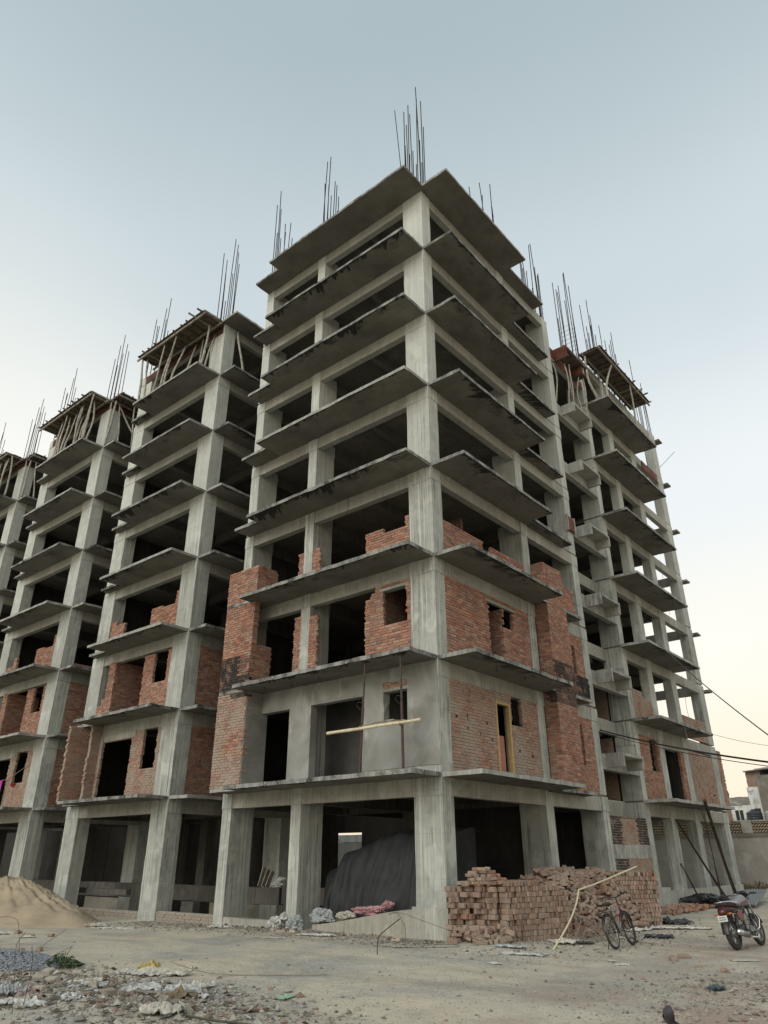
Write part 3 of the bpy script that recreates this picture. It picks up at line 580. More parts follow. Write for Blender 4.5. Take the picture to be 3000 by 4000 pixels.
# ---- the repeated towers to the left
def clutter_tower(idx, dx, label, fw_right):
    P = thing('apartment_tower', label, 'building', (dx, 0, -.4), group=TG); sd = 200+idx*40
    def xx(v): return dx+v
    column(P, xx(-1.0), xx(0), 0, .62, seed=sd); column(P, xx(-7.0), xx(-6.05), 0, .55, seed=sd+1)
    column(P, xx(-1.0), xx(-.03), 5.4, 5.9, seed=sd+2); column(P, xx(-5.0), xx(-4.5), 5.2, 5.7, seed=sd+3, mats=DARKB); column(P, xx(-7.0), xx(-6.5), 5.2, 5.7, seed=sd+4, mats=DARKB)
    for k in range(1, 9):
        z = S[k]; mb = MB(); mb.rbox(xx(-6.98), xx(-.03), .03, 7.4, z, z+TH-.004, .9, .006, s=sd+k); mb.build('floor_slab', SLABC, P)
        bm = BEAMC
        beam(P, xx(-6.98), xx(-.02), .008, .245, z-BH, z+.01, sd+k); beam(P, xx(-.245), xx(-.01), .03, 7.3, z-BH, z+.01, sd+k+9)
        beam(P, xx(-6.9), xx(-.2), 3.2, 3.42, z-BH+.02, z+.01, sd+k+19, DARKB); beam(P, xx(-3.6), xx(-3.4), .2, 7.3, z-BH+.02, z+.01, sd+k+29, DARKB); beam(P, xx(-6.95), xx(-6.72), .2, 7.3, z-BH+.015, z+.01, sd+k+39, DARKB)
        left_real = k < 8; right_real = k < 8 or not fw_right
        L1 = {1: 5.5, 2: 5.4, 3: 5.39, 4: 5.38, 5: 5.34, 6: 5.3, 7: 5.25}.get(k, 5.25)
        if left_real:
            balcony(P, xx(-L1), -1.245, 1, 0, L1-.03, 1.265, z, sd+k); balcony(P, xx(-6.7), -.40, 1, 0, 6.7-L1+.02, .42, z-.003, sd+k+7)
        if right_real: balcony(P, xx(1.05), .004 if k < 8 else -.2, 0, 1, 6.5, 1.07, z, sd+k+13, m=BALN if k == 8 else None)
    # rear and side walls
    mb = MB(); mb.box(xx(-6.7), xx(-.6), 7.2, 7.4, S[1]+.05, S[8]-.02); mb.build('rear_wall', SHADEC, P)
    mb = MB(); mb.box(xx(-6.7), xx(-6.5), .8, 7.2, S[1]+.05, S[8]-.02); mb.build('side_wall', SHADEC, P)
    mb = MB(); h = xx(-1.2) if idx == 0 else xx(0)
    mb.box(xx(-10) if idx < 2 else xx(-60), h, 9.81, 10.02, -1.6, S[1]+.05)  # farthest tower's wall stretched leftward to block the low sky
    if idx == 0: mb.box(h, xx(0), 9.81, 10.02, 2.5, S[1]+.05); mb.box(h, xx(0), 9.81, 10.02, -1.6, .70)
    mb.build('rear_wall', SHADEC, P)
    mb = MB(); mb.rbox(xx(-8.5), xx(2.8), 2.9, 3.15, .06, .58, .5, .02, s=sd+2); mb.build('plinth_beam', DARKB, P)
    mb = MB(); mb.rbox(xx(-7.2), xx(-3.3), .9, 1.1, .28, .46, .5, .02, s=sd+5); mb.build('plinth_beam', DARKB, P)
    # low brick sill between the pillars
    brick_wall(P, (0, .02, 0), X, NY, [(xx(-5.0), xx(-1.0), -1.4, -.13)], seed=sd+6, bm=BRICKG, grey=.95, t=.23, rough=(False, False)); brick_wall(P, (0, .03, 0), X, NY, [(xx(.02), xx(3.05), -1.4, -.07)], seed=sd+7, bm=BRICKG, grey=.95, t=.23, rough=(False, False))
    r = random.Random(sd)
    # first storey
    f, c = FL[1], S[2]; b = c-BH
    brick_wall(P, (0, -.05, 0), X, NY, [(xx(-6.05), xx(-5.0), f, b)], [(xx(-5.75), xx(-5.2), f, b-.05)] if idx else [], seed=sd+8, bm=BRICKD)
    if idx == 0:
        brick_wall(P, (xx(-6.15), 0, 0), Y, PX, [(-.9, .0, f, c-.01)], seed=sd+9, bm=BRICKD, t=.16); brick_wall(P, (xx(-5.2), 0, 0), Y, PX, [(-.45, .0, f, c-.01)], seed=sd+10, bm=BRICKD, t=.16)
    brick_wall(P, (0, -.006, 0), X, NY, [(xx(-5.0), xx(-1.0), f, b+.005)], [(xx(-5.0), xx(-2.92), f-.1, 5.76), (xx(-2.15), xx(-1.22), 4.55, 6.05)] if idx == 0 else [(xx(-5.0), xx(-3.15), f-.1, 5.78), (xx(-2.55), xx(-1.5), 4.6, 6.1)], seed=sd+11, bm=BRICKD, rough=(True, False))
    mb = MB(); mb.rbox(xx(-5.1), xx(-2.7), -.02, .2, 5.77, 6.02, .4, .008, s=sd); mb.build('lintel', BEAMC, P)
    for k, tt in ((1, .85), (2, .9)):
        brick_wall(P, (xx(-.008), 0, 0), Y, PX, [(.62, 5.4, FL[k], S[k+1]-BH+.005)], [(1.1, 1.2, FL[k]+1.2, FL[k]+1.3), (1.9, 2.0, FL[k]+1.1, FL[k]+1.2)] if k == 1 else [], seed=sd+12+k, tint=tt, rough=(False, False))
        brick_wall(P, (xx(-4.6), 2.2, 0), X, NY, [(0, 3.6, FL[k], S[k+1]-.2)], seed=sd+15+k, tint=.9)
    # second storey
    f, c = FL[2], S[3]; b = c-BH
    brick_wall(P, (0, -.006, 0), X, NY, [(xx(-6.04), xx(-5.0), f, 7.3), (xx(-5.75), xx(-5.0), 7.3, 7.6), (xx(-5.5), xx(-5.0), 7.6, 9.1)], seed=sd+18)
    brick_wall(P, (xx(-5.0), 0, 0), Y, PX, [(.1, 1.6, f, 9.1)], seed=sd+19)
    brick_wall(P, (0, -.006, 0), X, NY, [(xx(-2.82), xx(-1.0), f, 8.95)], [(xx(-2.12), xx(-1.2), 7.76, 9.2)], seed=sd+20, rough=(True, False))
    # third storey stubs
    f = FL[3]
    brick_wall(P, (0, -.006, 0), X, NY, [(xx(-6.04), xx(-4.85), f, 10.45), (xx(-5.2), xx(-4.85), 10.45, 10.9)] if idx else [(xx(-5.9), xx(-4.85), f, 10.78), (xx(-6.0), xx(-5.5), 10.78, 10.95)], seed=sd+21)
    brick_wall(P, (0, -.006, 0), X, NY, [(xx(-2.82), xx(-1.0), f, 10.85), (xx(-2.82), xx(-2.1), 10.85, 11.0), (xx(-1.15), xx(-1.0), 10.85, 11.4)], seed=sd+22, rough=(True, False))
    if idx: brick_wall(P, (xx(-.008), 0, 0), Y, PX, [(.62, 5.4, f, 9.95)], seed=sd+23, rough=(False, False))
    zb = S[8]
    bars(P, xx(-.9), xx(-.1), .08, .5, zb, [30.0, 28.4, 30.5, 30.2, 29.0, 29.9, 28.7, 27.0, 29.6] if idx == 0 else [28.2, 29.0, 29.5, 29.0, 28.6, 27.4, 28.9, 27.9], sd+1, .015, 2)
    bars(P, xx(-6.9), xx(-6.1), .08, .5, zb, [28.9, 28.2, 29.3, 30.2, 28.0, 29.0, 27.6, 28.6], sd+2, .02, 1)
    # red steel side shutters of the top beam
    mb = MB(); mb.rbox(xx(-6.6), xx(-.12), -.03, -.004, S[8]-BH-.02, S[8]-.01, .5, .012, s=sd); mb.build('beam_shutter', REDB, P)
    if fw_right: mb = MB(); mb.rbox(xx(.012), xx(.04), .0, 5.8, S[8]-BH-.02, S[8]-.01, .5, .012, s=sd+3); mb.build('beam_shutter', REDB, P)
    return P
TB = clutter_tower(0, -11.85, 'second unfinished tower from the nearest, with one formwork deck and one bare top slab', False)
TC = clutter_tower(1, -21.90, 'third unfinished tower, behind the sand heap, with formwork props on both top balconies', True)
TD = clutter_tower(2, -31.95, 'farthest unfinished tower cut off by the left edge of the photo', True)

# ---- rear right tower with the stair recess
RT = thing('apartment_tower', 'rear right unfinished tower with stair recess, overhead cables and rebar bundles leaning on it', 'building', (0, 18, -.24), group=TG)
def tower_r():
    P = RT; cy = ((13.28, 13.70, .85), (15.87, 16.46, .36), (18.80, 19.46, .40), (22.82, 23.60, .45))
    for i, (a, b, d) in enumerate(cy): column(P, -d, 0, a, b, seed=300+i)
    for i, (x, y) in enumerate(((-4.5, 13.3), (-8.5, 13.3), (-4.5, 19.0), (-8.5, 19.0), (-3.2, 23.1))): column(P, x-.45, x, y, y+.5, seed=310+i, lv=range(1, 8))
    for k in range(1, 9):
        z = S[k]
        mb = MB(); mb.rbox(-8.9, -.03, 13.3, 19.5, z, z+TH-.004, .9, .006, s=k+300); mb.build('floor_slab', SLABC, P)
        if k > 1: mb = MB(); mb.rbox(-8.9, -3.0, 19.55, 23.5, z, z+TH-.004, .9, .006, s=k+310); mb.build('floor_slab', SLABC, P)
        if k > 1: beam(P, -.245, -.008, 13.3, 23.6, z-BH, z+.01, 300+k)
        else: beam(P, -.245, -.008, 13.3, 23.6, z-BH-.02, z+.01, 300+k)
        beam(P, -8.8, -.2, 13.45, 13.68, z-BH+.01, z+.01, 310+k, DARKB); beam(P, -8.8, -.2, 19.1, 19.35, z-BH+.01, z+.01, 320+k); beam(P, -3.2, -.1, 23.25, 23.5, z-BH+.01, z+.01, 330+k)
        beam(P, -4.9, -4.65, 13.5, 23.4, z-BH+.02, z+.01, 340+k, DARKB)
        if k < 8: balcony(P, 1.22, 13.24, 0, 1, 6.28 if k > 1 else 7.4, 1.24, z, 60+k)
        # stray ledge at the far corner
        if k > 2: mb = MB(); mb.rbox(-.3, .25, 23.66, 24.2, z-.25, z-.15, .3, .01, s=k); mb.build('ledge', BALC, P)
        # recess
        if k < 8:
            s0 = z
            beam(P, -.25, -.012, 9.97, 13.26, s0+.98, s0+1.52, 350+k, BALCE)
            mb = MB(); mb.rbox(-.006, .60, 10.42, 10.54, s0+1.06, s0+1.55, .25, .012, s=k); mb.build('ledge_rib', BALCE, P)
            mb = MB(); mb.rbox(-.006, .60, 12.18, 12.30, s0+1.06, s0+1.55, .25, .012, s=k+4); mb.build('ledge_rib', BEAMC, P)
            mb = MB(); mb.rbox(-.004, .615, 10.545, 12.175, s0+1.44, s0+1.535, .25, .012, s=k+8); mb.build('ledge_slab', BALCE, P)
            mb = MB(); mb.rbox(-3.6, -.25, 10.0, 13.3, s0+1.36, s0+1.5, .5, .01, s=k); mb.build('landing', SLABC, P)
            mb = MB(); mb.rbox(-1.6, -1.35, 10.0, 13.3, s0-.45, s0+.1, .5, .01, s=k+3); mb.build('landing_beam', BEAMC, P)
            mb = MB(); mb.rbox(-5.5, -1.6, 10.0, 13.28, s0-.02, s0+.1, .5, .01, s=k+3); mb.build('landing', SLABC, P)
            if k < 5:
                mb = MB(); mb.rbox(-.9, -.7, 9.98, 13.28, s0-.5, s0+.02, .5, .01, s=k+6); mb.build('recess_wall', BEAMC, P)
            # the concrete cheek between the balcony and the ledge
            mb = MB(); mb.rbox(-.80, -.01, 13.262, 13.30, s0-.9, s0+.02, .4, .008, s=k); mb.build('column_cheek', CONC, P)
    # walls inside, added to block the sky behind all but the end bay
    mb = MB(); mb.box(-5.6, -5.4, 9.9, 13.3, S[1]-.5, S[8]); mb.build('added_recess_back_wall', SHADEC, P)
    brick_wall(P, (-.9, 13.27, 0), (-1, 0), NY, [(.05, 4.4, FL[1], FL[1]+2.4), (.05, 4.4, FL[2], FL[2]+2.0)], seed=320, bm=BRICKD, rough=(False, False))
    mb = MB(); mb.box(-8.6, -1.3, 19.36, 19.5, FL[1], S[8]-.4); mb.box(-8.6, -8.4, 13.6, 19.4, FL[1], S[8]-.4); mb.box(-8.6, -4.6, 13.45, 13.6, FL[2]+.2, S[8]-.4); mb.build('added_partition', SHADEC, P)
    mb = MB(); mb.box(-8.6, -3.4, 23.3, 23.45, FL[1], S[8]-.4); mb.build('added_partition', SHADEC, P)
    # ground storey of the recess
    brick_wall(P, (-.02, 9.96, 0), Y, PX, [(0, 3.3, 1.91, 2.83)], seed=330, bm=BRICKD, rough=(False, False), mould=lambda u, z: .95 if (u < .95 or u > 2.4) else (.5 if z > 2.72 else 0))
    mb = MB(); mb.rbox(-.25, .0, 9.96, 13.27, 1.45, 1.905, .4, .012, s=2); mb.build('recess_beam', DIRTY, P)
    brick_wall(P, (-.02, 9.96, 0), Y, PX, [(0, 3.3, -.5, 1.45)], seed=331, rough=(False, False), mould=lambda u, z: .9 if (u < 1.1 and z > 1.1) else 0, bm=BRICKD)
    mb = MB(); mb.rbox(-1.0, -.75, 9.96, 13.27, 2.75, 3.45, .4, .012, s=5); mb.build('recess_wall', CONC, P)
    # first storey infill
    f, c = FL[1], S[2]; b = c-BH
    brick_wall(P, (-.01, 0, 0), Y, PX, [(13.70, 15.87, f, b+.01)], [(14.80, 15.70, 4.68, 5.95)], seed=332, rough=(False, False))
    brick_wall(P, (-.01, 0, 0), Y, PX, [(18.30, 18.78, f, 5.8)], seed=333, rough=(True, False)); brick_wall(P, (-.05, 18.70, 0), (-1, 0), NY, [(0, .9, f, 5.8)], seed=334)
    mb = MB(); mb.rbox(-.24, -.012, 16.5, 18.8, 5.72, b+.01, .4, .01, s=3); mb.build('lintel', BEAMC, P)
    brick_wall(P, (-.01, 0, 0), Y, PX, [(19.5, 22.8, f, 5.92)], [(21.3, 21.42, 4.5, 4.6), (22.2, 22.35, 4.42, 4.55), (20.2, 20.3, 4.35, 4.6), (22.1, 22.4, 4.05, 4.15)], seed=335, bm=BRICKD, rough=(False, False))
    brick_wall(P, (-.12, 15.72, 0), (-1, 0), NY, [(0, .14, f, 5.95)], seed=341, tint=.6)
    mb = MB(); mb.box(-2.4, -2.3, 13.8, 18.3, f, c-.02); mb.box(-2.3, -.27, 15.74, 15.80, f, c-.02); mb.box(-2.3, -.2, 18.2, 18.3, f, c-.02); mb.build('added_partition', SHADEC, P)  # added behind the openings to keep the window dark
    brick_wall(P, (-.05, 0, 0), Y, PX, [(23.66, 24.55, 3.05, 6.35)], seed=336, bm=BRICKD, t=.23)
    # second storey infill
    f = FL[2]
    brick_wall(P, (-.01, 0, 0), Y, PX, [(13.70, 15.87, f, 7.62), (13.7, 14.9, 7.62, 7.86)], seed=337, bm=BRICKD, rough=(False, False)); brick_wall(P, (-.01, 0, 0), Y, PX, [(19.5, 22.8, f, 7.55)], seed=338, bm=BRICKD, rough=(False, False))
    # plinth wall
    mb = MB(); mb.rbox(-.22, .01, 13.1, 23.9, -.6, .34, .4, .02, s=5); mb.rbox(-.23, .015, 13.1, 14.6, .3, .47, .3, .02, s=6); mb.build('plinth_wall', concrete('concrete_plinth', (.47, .47, .43), (.33, .33, .30), (.44, .43, .38), .5), P)
    zb = S[8]-.05
    bars(P, -.82, -.06, 13.30, 13.68, 23.2, [30.3, 29.4, 30.5, 30.6, 29.7, 28.6, 29.0, 30.2, 29.9, 27.8], 40, .01, 13)
    bars(P, -.42, -.06, 15.92, 16.46, zb, [30.2, 28.6, 30.4, 29.4, 28.2, 29.0, 28.5, 27.9], 41, .015, 7)
    bars(P, -.55, -.06, 18.82, 19.46, zb, [30.6, 29.4, 29.3, 30.0, 28.6, 29.5, 28.3, 28.9], 42, .015, 2)
    bars(P, -.45, -.06, 22.85, 23.57, 21.5, [28.6, 28.2, 27.9, 28.6, 27.5, 28.4, 28.1, 30.6], 43, .012, 12)
    mb = MB(); mb.tube([(-.1, 23.4, 22.4), (.6, 25.2, 24.2)], .0135, 5); mb.build('starter_bar', REBAR, P)
tower_r()

# ================================================================== FORMWORK AND PROPS
def deck(name, label, cx, cy, ux, uy, L, dep, z, seed=0, over=.12, slab=True):
    """shuttering deck in its own frame: x along the outer edge, y inwards from the edge, underside at z-.2"""
    P = thing(name, label, 'formwork', (cx, cy, z), (0, 0, math.atan2(uy, ux)), group='formwork decks on top of the towers', local=True); r = random.Random(seed)
    mb = MB(); w = .0
    while w < dep-.05:
        mb.box(r.uniform(-.04, .02), L+r.uniform(-.02, .05), w+.004, min(dep, w+.24)-.004, -.030+r.uniform(-.003, .003), -.004); w += .24
    mb.build('deck_board', WOODF, P)
    n = int(L/.5)
    for i in range(n+1):
        x = .06+(L-.12)*i/n+r.uniform(-.06, .06); o_ = over*r.uniform(.2, 2.2); M = Matrix.Rotation(r.uniform(-.03, .03), 4, 'Z')
        mb = MB(); mb.box(x-.03, x+.03, -o_, dep-.02, -.105, -.034, M=M); mb.build('joist', WOODG if r.random() < .45 else WOODF, P)
    for y in (.10, dep-.28):
        mb = MB(); mb.rbox(-.15, L+.12, y-.035, y+.035, -.20, -.108, .6, .012, s=seed+y); mb.build('runner', WOODG, P)
    return P
SLB = []
def fslab(P, cx, cy, ux, uy, L, dep, z, seed): balcony(P, cx, cy, ux, uy, L, dep, z, seed, 'balcony_slab', .1)
bx = -11.85
deck('formwork_deck', 'board and joist formwork deck on top of the second tower from the nearest', bx-5.42, -1.33, 1, 0, 5.36, 1.31, S[8], 1, .16); fslab(TB, bx-5.3, -1.22, 1, 0, 5.27, 1.24, S[8]+.004, 401)
bx = -21.90
deck('formwork_deck', 'wide formwork deck over the sunny side of the third tower top', bx-5.75, -1.34, 1, 0, 5.70, 1.32, S[8], 2); fslab(TC, bx-5.7, -1.24, 1, 0, 5.65, 1.26, S[8]+.004, 402)
deck('formwork_deck', 'short formwork deck over the shaded right side of the third tower top', bx+1.2, -.12, 0, 1, 5.6, 1.18, S[8], 3); fslab(TC, bx+1.1, -.05, 0, 1, 5.5, 1.1, S[8]+.004, 403)
bx = -31.95
deck('formwork_deck', 'formwork deck of the farthest tower at the left edge, facing the open ground', bx-5.75, -1.34, 1, 0, 5.70, 1.32, S[8], 4)
deck('formwork_deck', 'formwork deck of the farthest tower at the left edge, facing the third tower', bx+1.2, -.12, 0, 1, 5.6, 1.18, S[8], 5)
deck('formwork_deck', 'long dark formwork deck on top of the rear right tower', 1.27, 13.22, 0, 1, 6.56, 1.25, S[8]+.08, 6, .06)
def crooked(name, a, b, r0, label, group, seed, m=None):
    r = random.Random(seed); a = Vector(a); b = Vector(b); n = 7; pts = []; k1, k2 = r.uniform(-.2, .2), r.uniform(-.16, .16)
    for i in range(n+1):
        t = i/n; p = a.lerp(b, t); w = math.sin(math.pi*t)
        p += Vector((k1*w+.04*math.sin(5*t+seed)*w, k2*w+.04*math.cos(6*t+seed)*w, 0)); pts.append(p)
    mb = MB(); mb.tube(pts, [r0*(1.1-.35*i/n)*r.uniform(.9, 1.1) for i in range(n+1)], 6)
    return tag(mb.build(name, m or WOODP, smooth=True), label, 'prop', group)
def props(dx, lst, label, seed):
    for i, (x0, y0, x1, y1) in enumerate(lst):
        crooked('wooden_prop', (dx+x0, y0, FL[7]-.01), (dx+x1, y1, S[8]-.2), .047+.012*(i % 3 == 0), label, 'crooked wooden props under the formwork', seed+i)
GP = 'crooked wooden props under the formwork'
props(-11.85, [(-5.05, -1.05, -5.28, -1.1), (-4.9, -.9, -5.0, -1.0), (-4.0, -1.05, -3.35, -1.1), (-3.55, -.8, -3.2, -.7), (-3.2, -1.1, -2.35, -1.12), (-2.85, -.85, -2.5, -.4), (-2.4, -.5, -2.1, -.1), (-1.75, -.35, -1.5, -.15), (-1.0, -.4, -.7, .0), (-.75, -.75, -.45, -.6)],
      'crooked grey wooden prop under the second tower top deck', 10)
props(-11.85, [(.55, 1.0, .2, .6)], 'lone crooked wooden prop under the bare slab, right of the second tower corner pillar', 30)
r_ = random.Random(5); L1 = []
for i in range(15):
    x = -5.0+i*.33+r_.uniform(-.12, .12); y = -1.05+.55*r_.random(); L1.append((x, y, x+r_.uniform(.0, .5), y+r_.uniform(-.15, .2)))
props(-21.90, L1, 'crooked wooden prop in the dense row left of the third tower corner pillar', 40)
props(-21.90, [(.15, -.02, .5, .0), (.5, .5, .35, .3), (.75, 1.2, .9, .9), (.95, 1.9, .2, .4), (.8, 2.3, 1.0, 2.2)], 'crooked wooden prop right of the third tower corner pillar', 60)
L2 = []
for i in range(7):
    x = -2.6+i*.36; L2.append((x, -1.05+.4*r_.random(), x+r_.uniform(.1, .5), -.95))
props(-31.95, L2, 'crooked wooden prop at the far left edge, top of the farthest tower', 70)
props(-31.95, [(.2, .1, .4, .1), (.6, .7, .5, .4), (.8, 1.2, 1.0, 1.0), (.9, 1.9, .7, 1.5)], 'crooked wooden prop between the farthest and the third tower tops', 80)
for i, (a, b, rr, lab) in enumerate((((.62, 13.75, FL[7]-.01), (.35, 13.35, S[8]-.12), .065, 'thick pale leaning wooden prop beside the red recess formwork'),
        ((1.05, 13.9, FL[7]-.01), (1.12, 14.9, S[8]-.1), .06, 'pale wooden prop at the near corner of the rear right tower deck'),
        ((1.08, 17.4, FL[7]-.01), (1.12, 17.2, S[8]-.1), .05, 'dark slim wooden prop at the far end of the rear right tower deck'),
        ((.25, 14.6, FL[7]-.01), (.3, 14.9, S[8]-.1), .04, 'thin wooden prop set back behind the near corner of the rear right deck'))):
    crooked('wooden_prop', a, b, rr, lab, GP, 90+i, WOODP)
Z6 = S[6]+1.535
for i, (y0, y1, x0, x1, zt) in enumerate(((10.12, 10.2, -.1, -.05, 22.55), (10.75, 10.7, .25, .3, 22.62), (11.05, 10.9, .35, .45, 22.6), (11.75, 11.5, .3, .2, 22.55), (12.0, 12.0, .4, .4, 22.5), (12.1, 12.35, .45, .45, 22.62))):
    crooked('wooden_prop', (x0, y0, Z6 if i else S[6]+1.5), (x1, y1, zt), .042, 'bare wooden prop under the red recess formwork', GP, 110+i)
LF = thing('ledge_formwork', 'red steel formwork box of the topmost stair ledge in the recess', 'formwork', (0, 11.4, 22.6))
for nm, b in (('end_panel', (-.02, .66, 10.33, 10.37, 22.72, 23.34)), ('side_panel', (-.02, .01, 9.97, 10.33, 22.75, 23.3)), ('rib_panel', (.0, .64, 11.92, 11.95, 22.66, 22.98)), ('rib_panel', (.0, .64, 12.42, 12.45, 22.66, 23.22)), ('beam_panel', (.005, .03, 10.5, 13.2, 22.62, 22.98))):
    mb = MB(); mb.rbox(*b, .3, .006, s=3); mb.build(nm, REDST, LF)
for b in ((.0, .70, 10.40, 12.40, 23.10, 23.14), (.0, .64, 11.95, 12.42, 22.62, 22.66), (.60, .70, 10.36, 12.5, 23.14, 23.24), (.0, .72, 10.30, 10.42, 22.64, 22.71)):
    mb = MB(); mb.rbox(*b, .4, .008, s=5); mb.build('form_board', WOODF, LF)
# small red shutter left standing by the recess and in the end bay
t_ = thing('column_shutter', 'small red and grey steel shutter left on a pillar beside the stair recess', 'formwork', (0, 9.7, S[4]+1.0))
mb = MB(); mb.rbox(.02, .10, 9.36, 9.92, S[4]+1.05, S[4]+1.68, .3, .006); mb.build('shutter_plate', REDST, t_)
for b in ((.0, .13, 9.30, 9.36), (.0, .13, 9.92, 9.98)): mb = MB(); mb.rbox(b[0], b[1], b[2], b[3], S[4]+1.0, S[4]+1.72, .3, .01); mb.build('shutter_rib', BALCE, t_)
t_ = thing('beam_shutter', 'rusty red shutter plates in the end bay below the rear right top deck', 'formwork', (0, 21, S[7]-.6))
for i in range(3): mb = MB(); y = 20.3+i*.75; mb.rbox(.02, .05, y, y+.7, S[7]-.62+.04*i, S[7]-.05, .3, .02, s=i); mb.build('shutter_plate', REDST, t_)

# ================================================================== FIRST-STOREY SCAFFOLD
def steel_prop(x0, x1, label):
    t = thing('steel_prop', label, 'prop', (x0, -1.08, FL[1]), group='steel props under the second slab')
    mb = MB(); mb.tube([(x0, -1.08, FL[1]), (x0+(x1-x0)*.55, -1.08, FL[1]+1.7)], .036, 8); mb.build('outer_tube', STEEL, t)
    mb = MB(); mb.tube([(x0+(x1-x0)*.5, -1.08, FL[1]+1.6), (x1, -1.08, S[2]-.02)], .027, 8); mb.build('inner_tube', STEEL, t)
    mb = MB(); mb.box(x1-.09, x1+.09, -1.17, -.99, S[2]-.022, S[2]-.004); mb.tube([(x1+.02, -1.08, S[2]-.05), (x1+.2, -1.12, S[2]-.1)], .012, 5); mb.build('head_plate', STEEL, t)
    mb = MB(); mb.box(x0-.07, x0+.07, -1.15, -1.01, FL[1]-.003, FL[1]+.012); mb.build('foot_plate', STEEL, t)
    z = FL[1]+1.62; x = x0+(x1-x0)*.52
    mb = MB(); mb.tube([(x-.04, -1.12, z), (x-.12, -1.2, z+.12), (x-.05, -1.22, z+.2), (x+.14, -1.18, z+.16)], .008, 5); mb.build('collar_wire', STEEL, t)
steel_prop(-1.86, -1.70, 'left of two brown steel props on the first-floor balcony, before the wide opening')
steel_prop(-.40, -.45, 'right of two brown steel props on the first-floor balcony, in front of the small window')
t_ = thing('bamboo_pole', 'yellow bamboo pole lashed level across the two steel props', 'pole', (-1.4, -1.17, 4.62))
mb = MB(); pts = [(-3.01+3.24*i/12, -1.165, 4.61+.02*i/12+.003*math.sin(i*1.1)) for i in range(13)]; mb.tube(pts, [.043-.006*i/12+(.004 if i % 3 == 0 else 0) for i in range(13)], 8, cap=True); mb.build('pole', BAMB, t_, smooth=True)
for x in (-1.79, -.40):
    mb = MB()
    for j in range(4): mb.torus(.062, .014, 12, 5, M=Matrix.Translation((x+(j-1.5)*.022, -1.13, 4.62)) @ Matrix.Rotation(R(90+12*j), 4, 'Z'))
    mb.build('rope_lashing', simple('rope', (.24, .16, .08), .95, .3, 30), t_)
for i, (b, an, lab) in enumerate((((-1.72, -.30, -1.16, -.82, 4.665, 4.70), .03, 'weathered scaffold plank lying behind the bamboo, lower one'), ((-1.62, -.70, -1.10, -.80, 4.72, 4.755), -.05, 'short weathered scaffold plank lying on top of the lower one'))):
    mb = MB(); mb.rbox(*b, .3, .012, s=i); o = mb.build('scaffold_plank', WOODG); tag(o, lab, 'plank', 'scaffold planks by the small window')

# ================================================================== BRICK PILES
BR = []     # (matrix, colour)
rb = random.Random(11)
PILEC = [(.33, .19, .135), (.27, .155, .11), (.38, .25, .185), (.21, .115, .085), (.32, .22, .17), (.42, .31, .235), (.25, .16, .125), (.38, .17, .095), (.30, .24, .19)]
def pc():
    c = rb.choice(PILEC); k = rb.uniform(.45, 1.12); return tuple(x*k for x in c)
def frame(o, ax, ay, az): return Matrix(((ax.x, ay.x, az.x, o.x), (ax.y, ay.y, az.y, o.y), (ax.z, ay.z, az.z, o.z), (0, 0, 0, 1)))
BL, BW, BT = .232, .112, .072     # length, on-edge height, thickness
def put(o, along, rz=0, rx=0, ry=0):  # brick with its length along a given horizontal direction, standing on edge
    a = Vector((along[0], along[1], 0)).normalized(); M = frame(Vector(o), a, Vector((-a.y, a.x, 0)), Vector((0, 0, 1))) @ Matrix.Rotation(rz, 4, 'Z') @ Matrix.Rotation(rx, 4, 'X') @ Matrix.Rotation(ry, 4, 'Y')
    BR.append((M, pc()))
# near stack: rows of on-edge bricks; s runs along the long side face, p into the stack
C0 = Vector((1.34, .40, -.25)); bd = Vector((.285, .958, 0)); pd = Vector((-.958, .285, 0))
for i in range(5):
    s0 = -.93*i*.245*.86
    for j in range(11):
        n = int((2.15-s0)/.0805); off_ = rb.uniform(-.04, .04); lean = .010*j*rb.uniform(.6, 1.2)
        for q in range(n):
            s = s0+q*.0805+off_+rb.uniform(-.006, .006)+lean*.35
            hmax = 11-(1 if s > 1.15 else 0)-(1 if s > 1.75 else 0)-(rb.random() < .12 and j == 9)
            if j >= hmax: continue
            if i > 0 and q > 4 and j < hmax-2: continue
            if i == 4 and j > 9: continue
            if q < 3 and i in (1, 2, 3) and 2 < j and rb.random() < .38: continue
            o = C0+bd*s+pd*(i*.242+rb.gauss(0, .016)+.004*j*(i == 0))+Vector((0, 0, .056+j*.114+rb.uniform(-.003, .003)))
            turn = rb.random() < (.30 if q < 4 and i else .035)
            jt = 2.2 if q < 5 else 1.0; put(o+(pd*rb.gauss(0, .03)+bd*rb.gauss(0, .02))*(q < 4), bd if turn and q % 3 == 0 else pd, rb.uniform(-.05, .05)*jt, rb.uniform(-.05, .05)*jt)
for l_, cnt in enumerate((26, 18, 11, 6, 3)):       # loose crown on the near end, laid flat layer on layer
    for k in range(cnt):
        a = 2.4*k+l_; q = math.sqrt((k+.5)/cnt)*(1-l_/5.6); s = -.12+.62*q*math.cos(a)+rb.uniform(-.03, .03); p = .52+.44*q*math.sin(a)+rb.uniform(-.03, .03)
        if s < -.80*p: s = -.80*p+.1*rb.random()
        put(C0+bd*s+pd*p+Vector((0, 0, 1.215+l_*.074+rb.uniform(-.008, .012))), (math.cos(k*1.9), math.sin(k*1.9)), 0, 1.57+rb.uniform(-.16, .16), rb.uniform(-.14, .14))
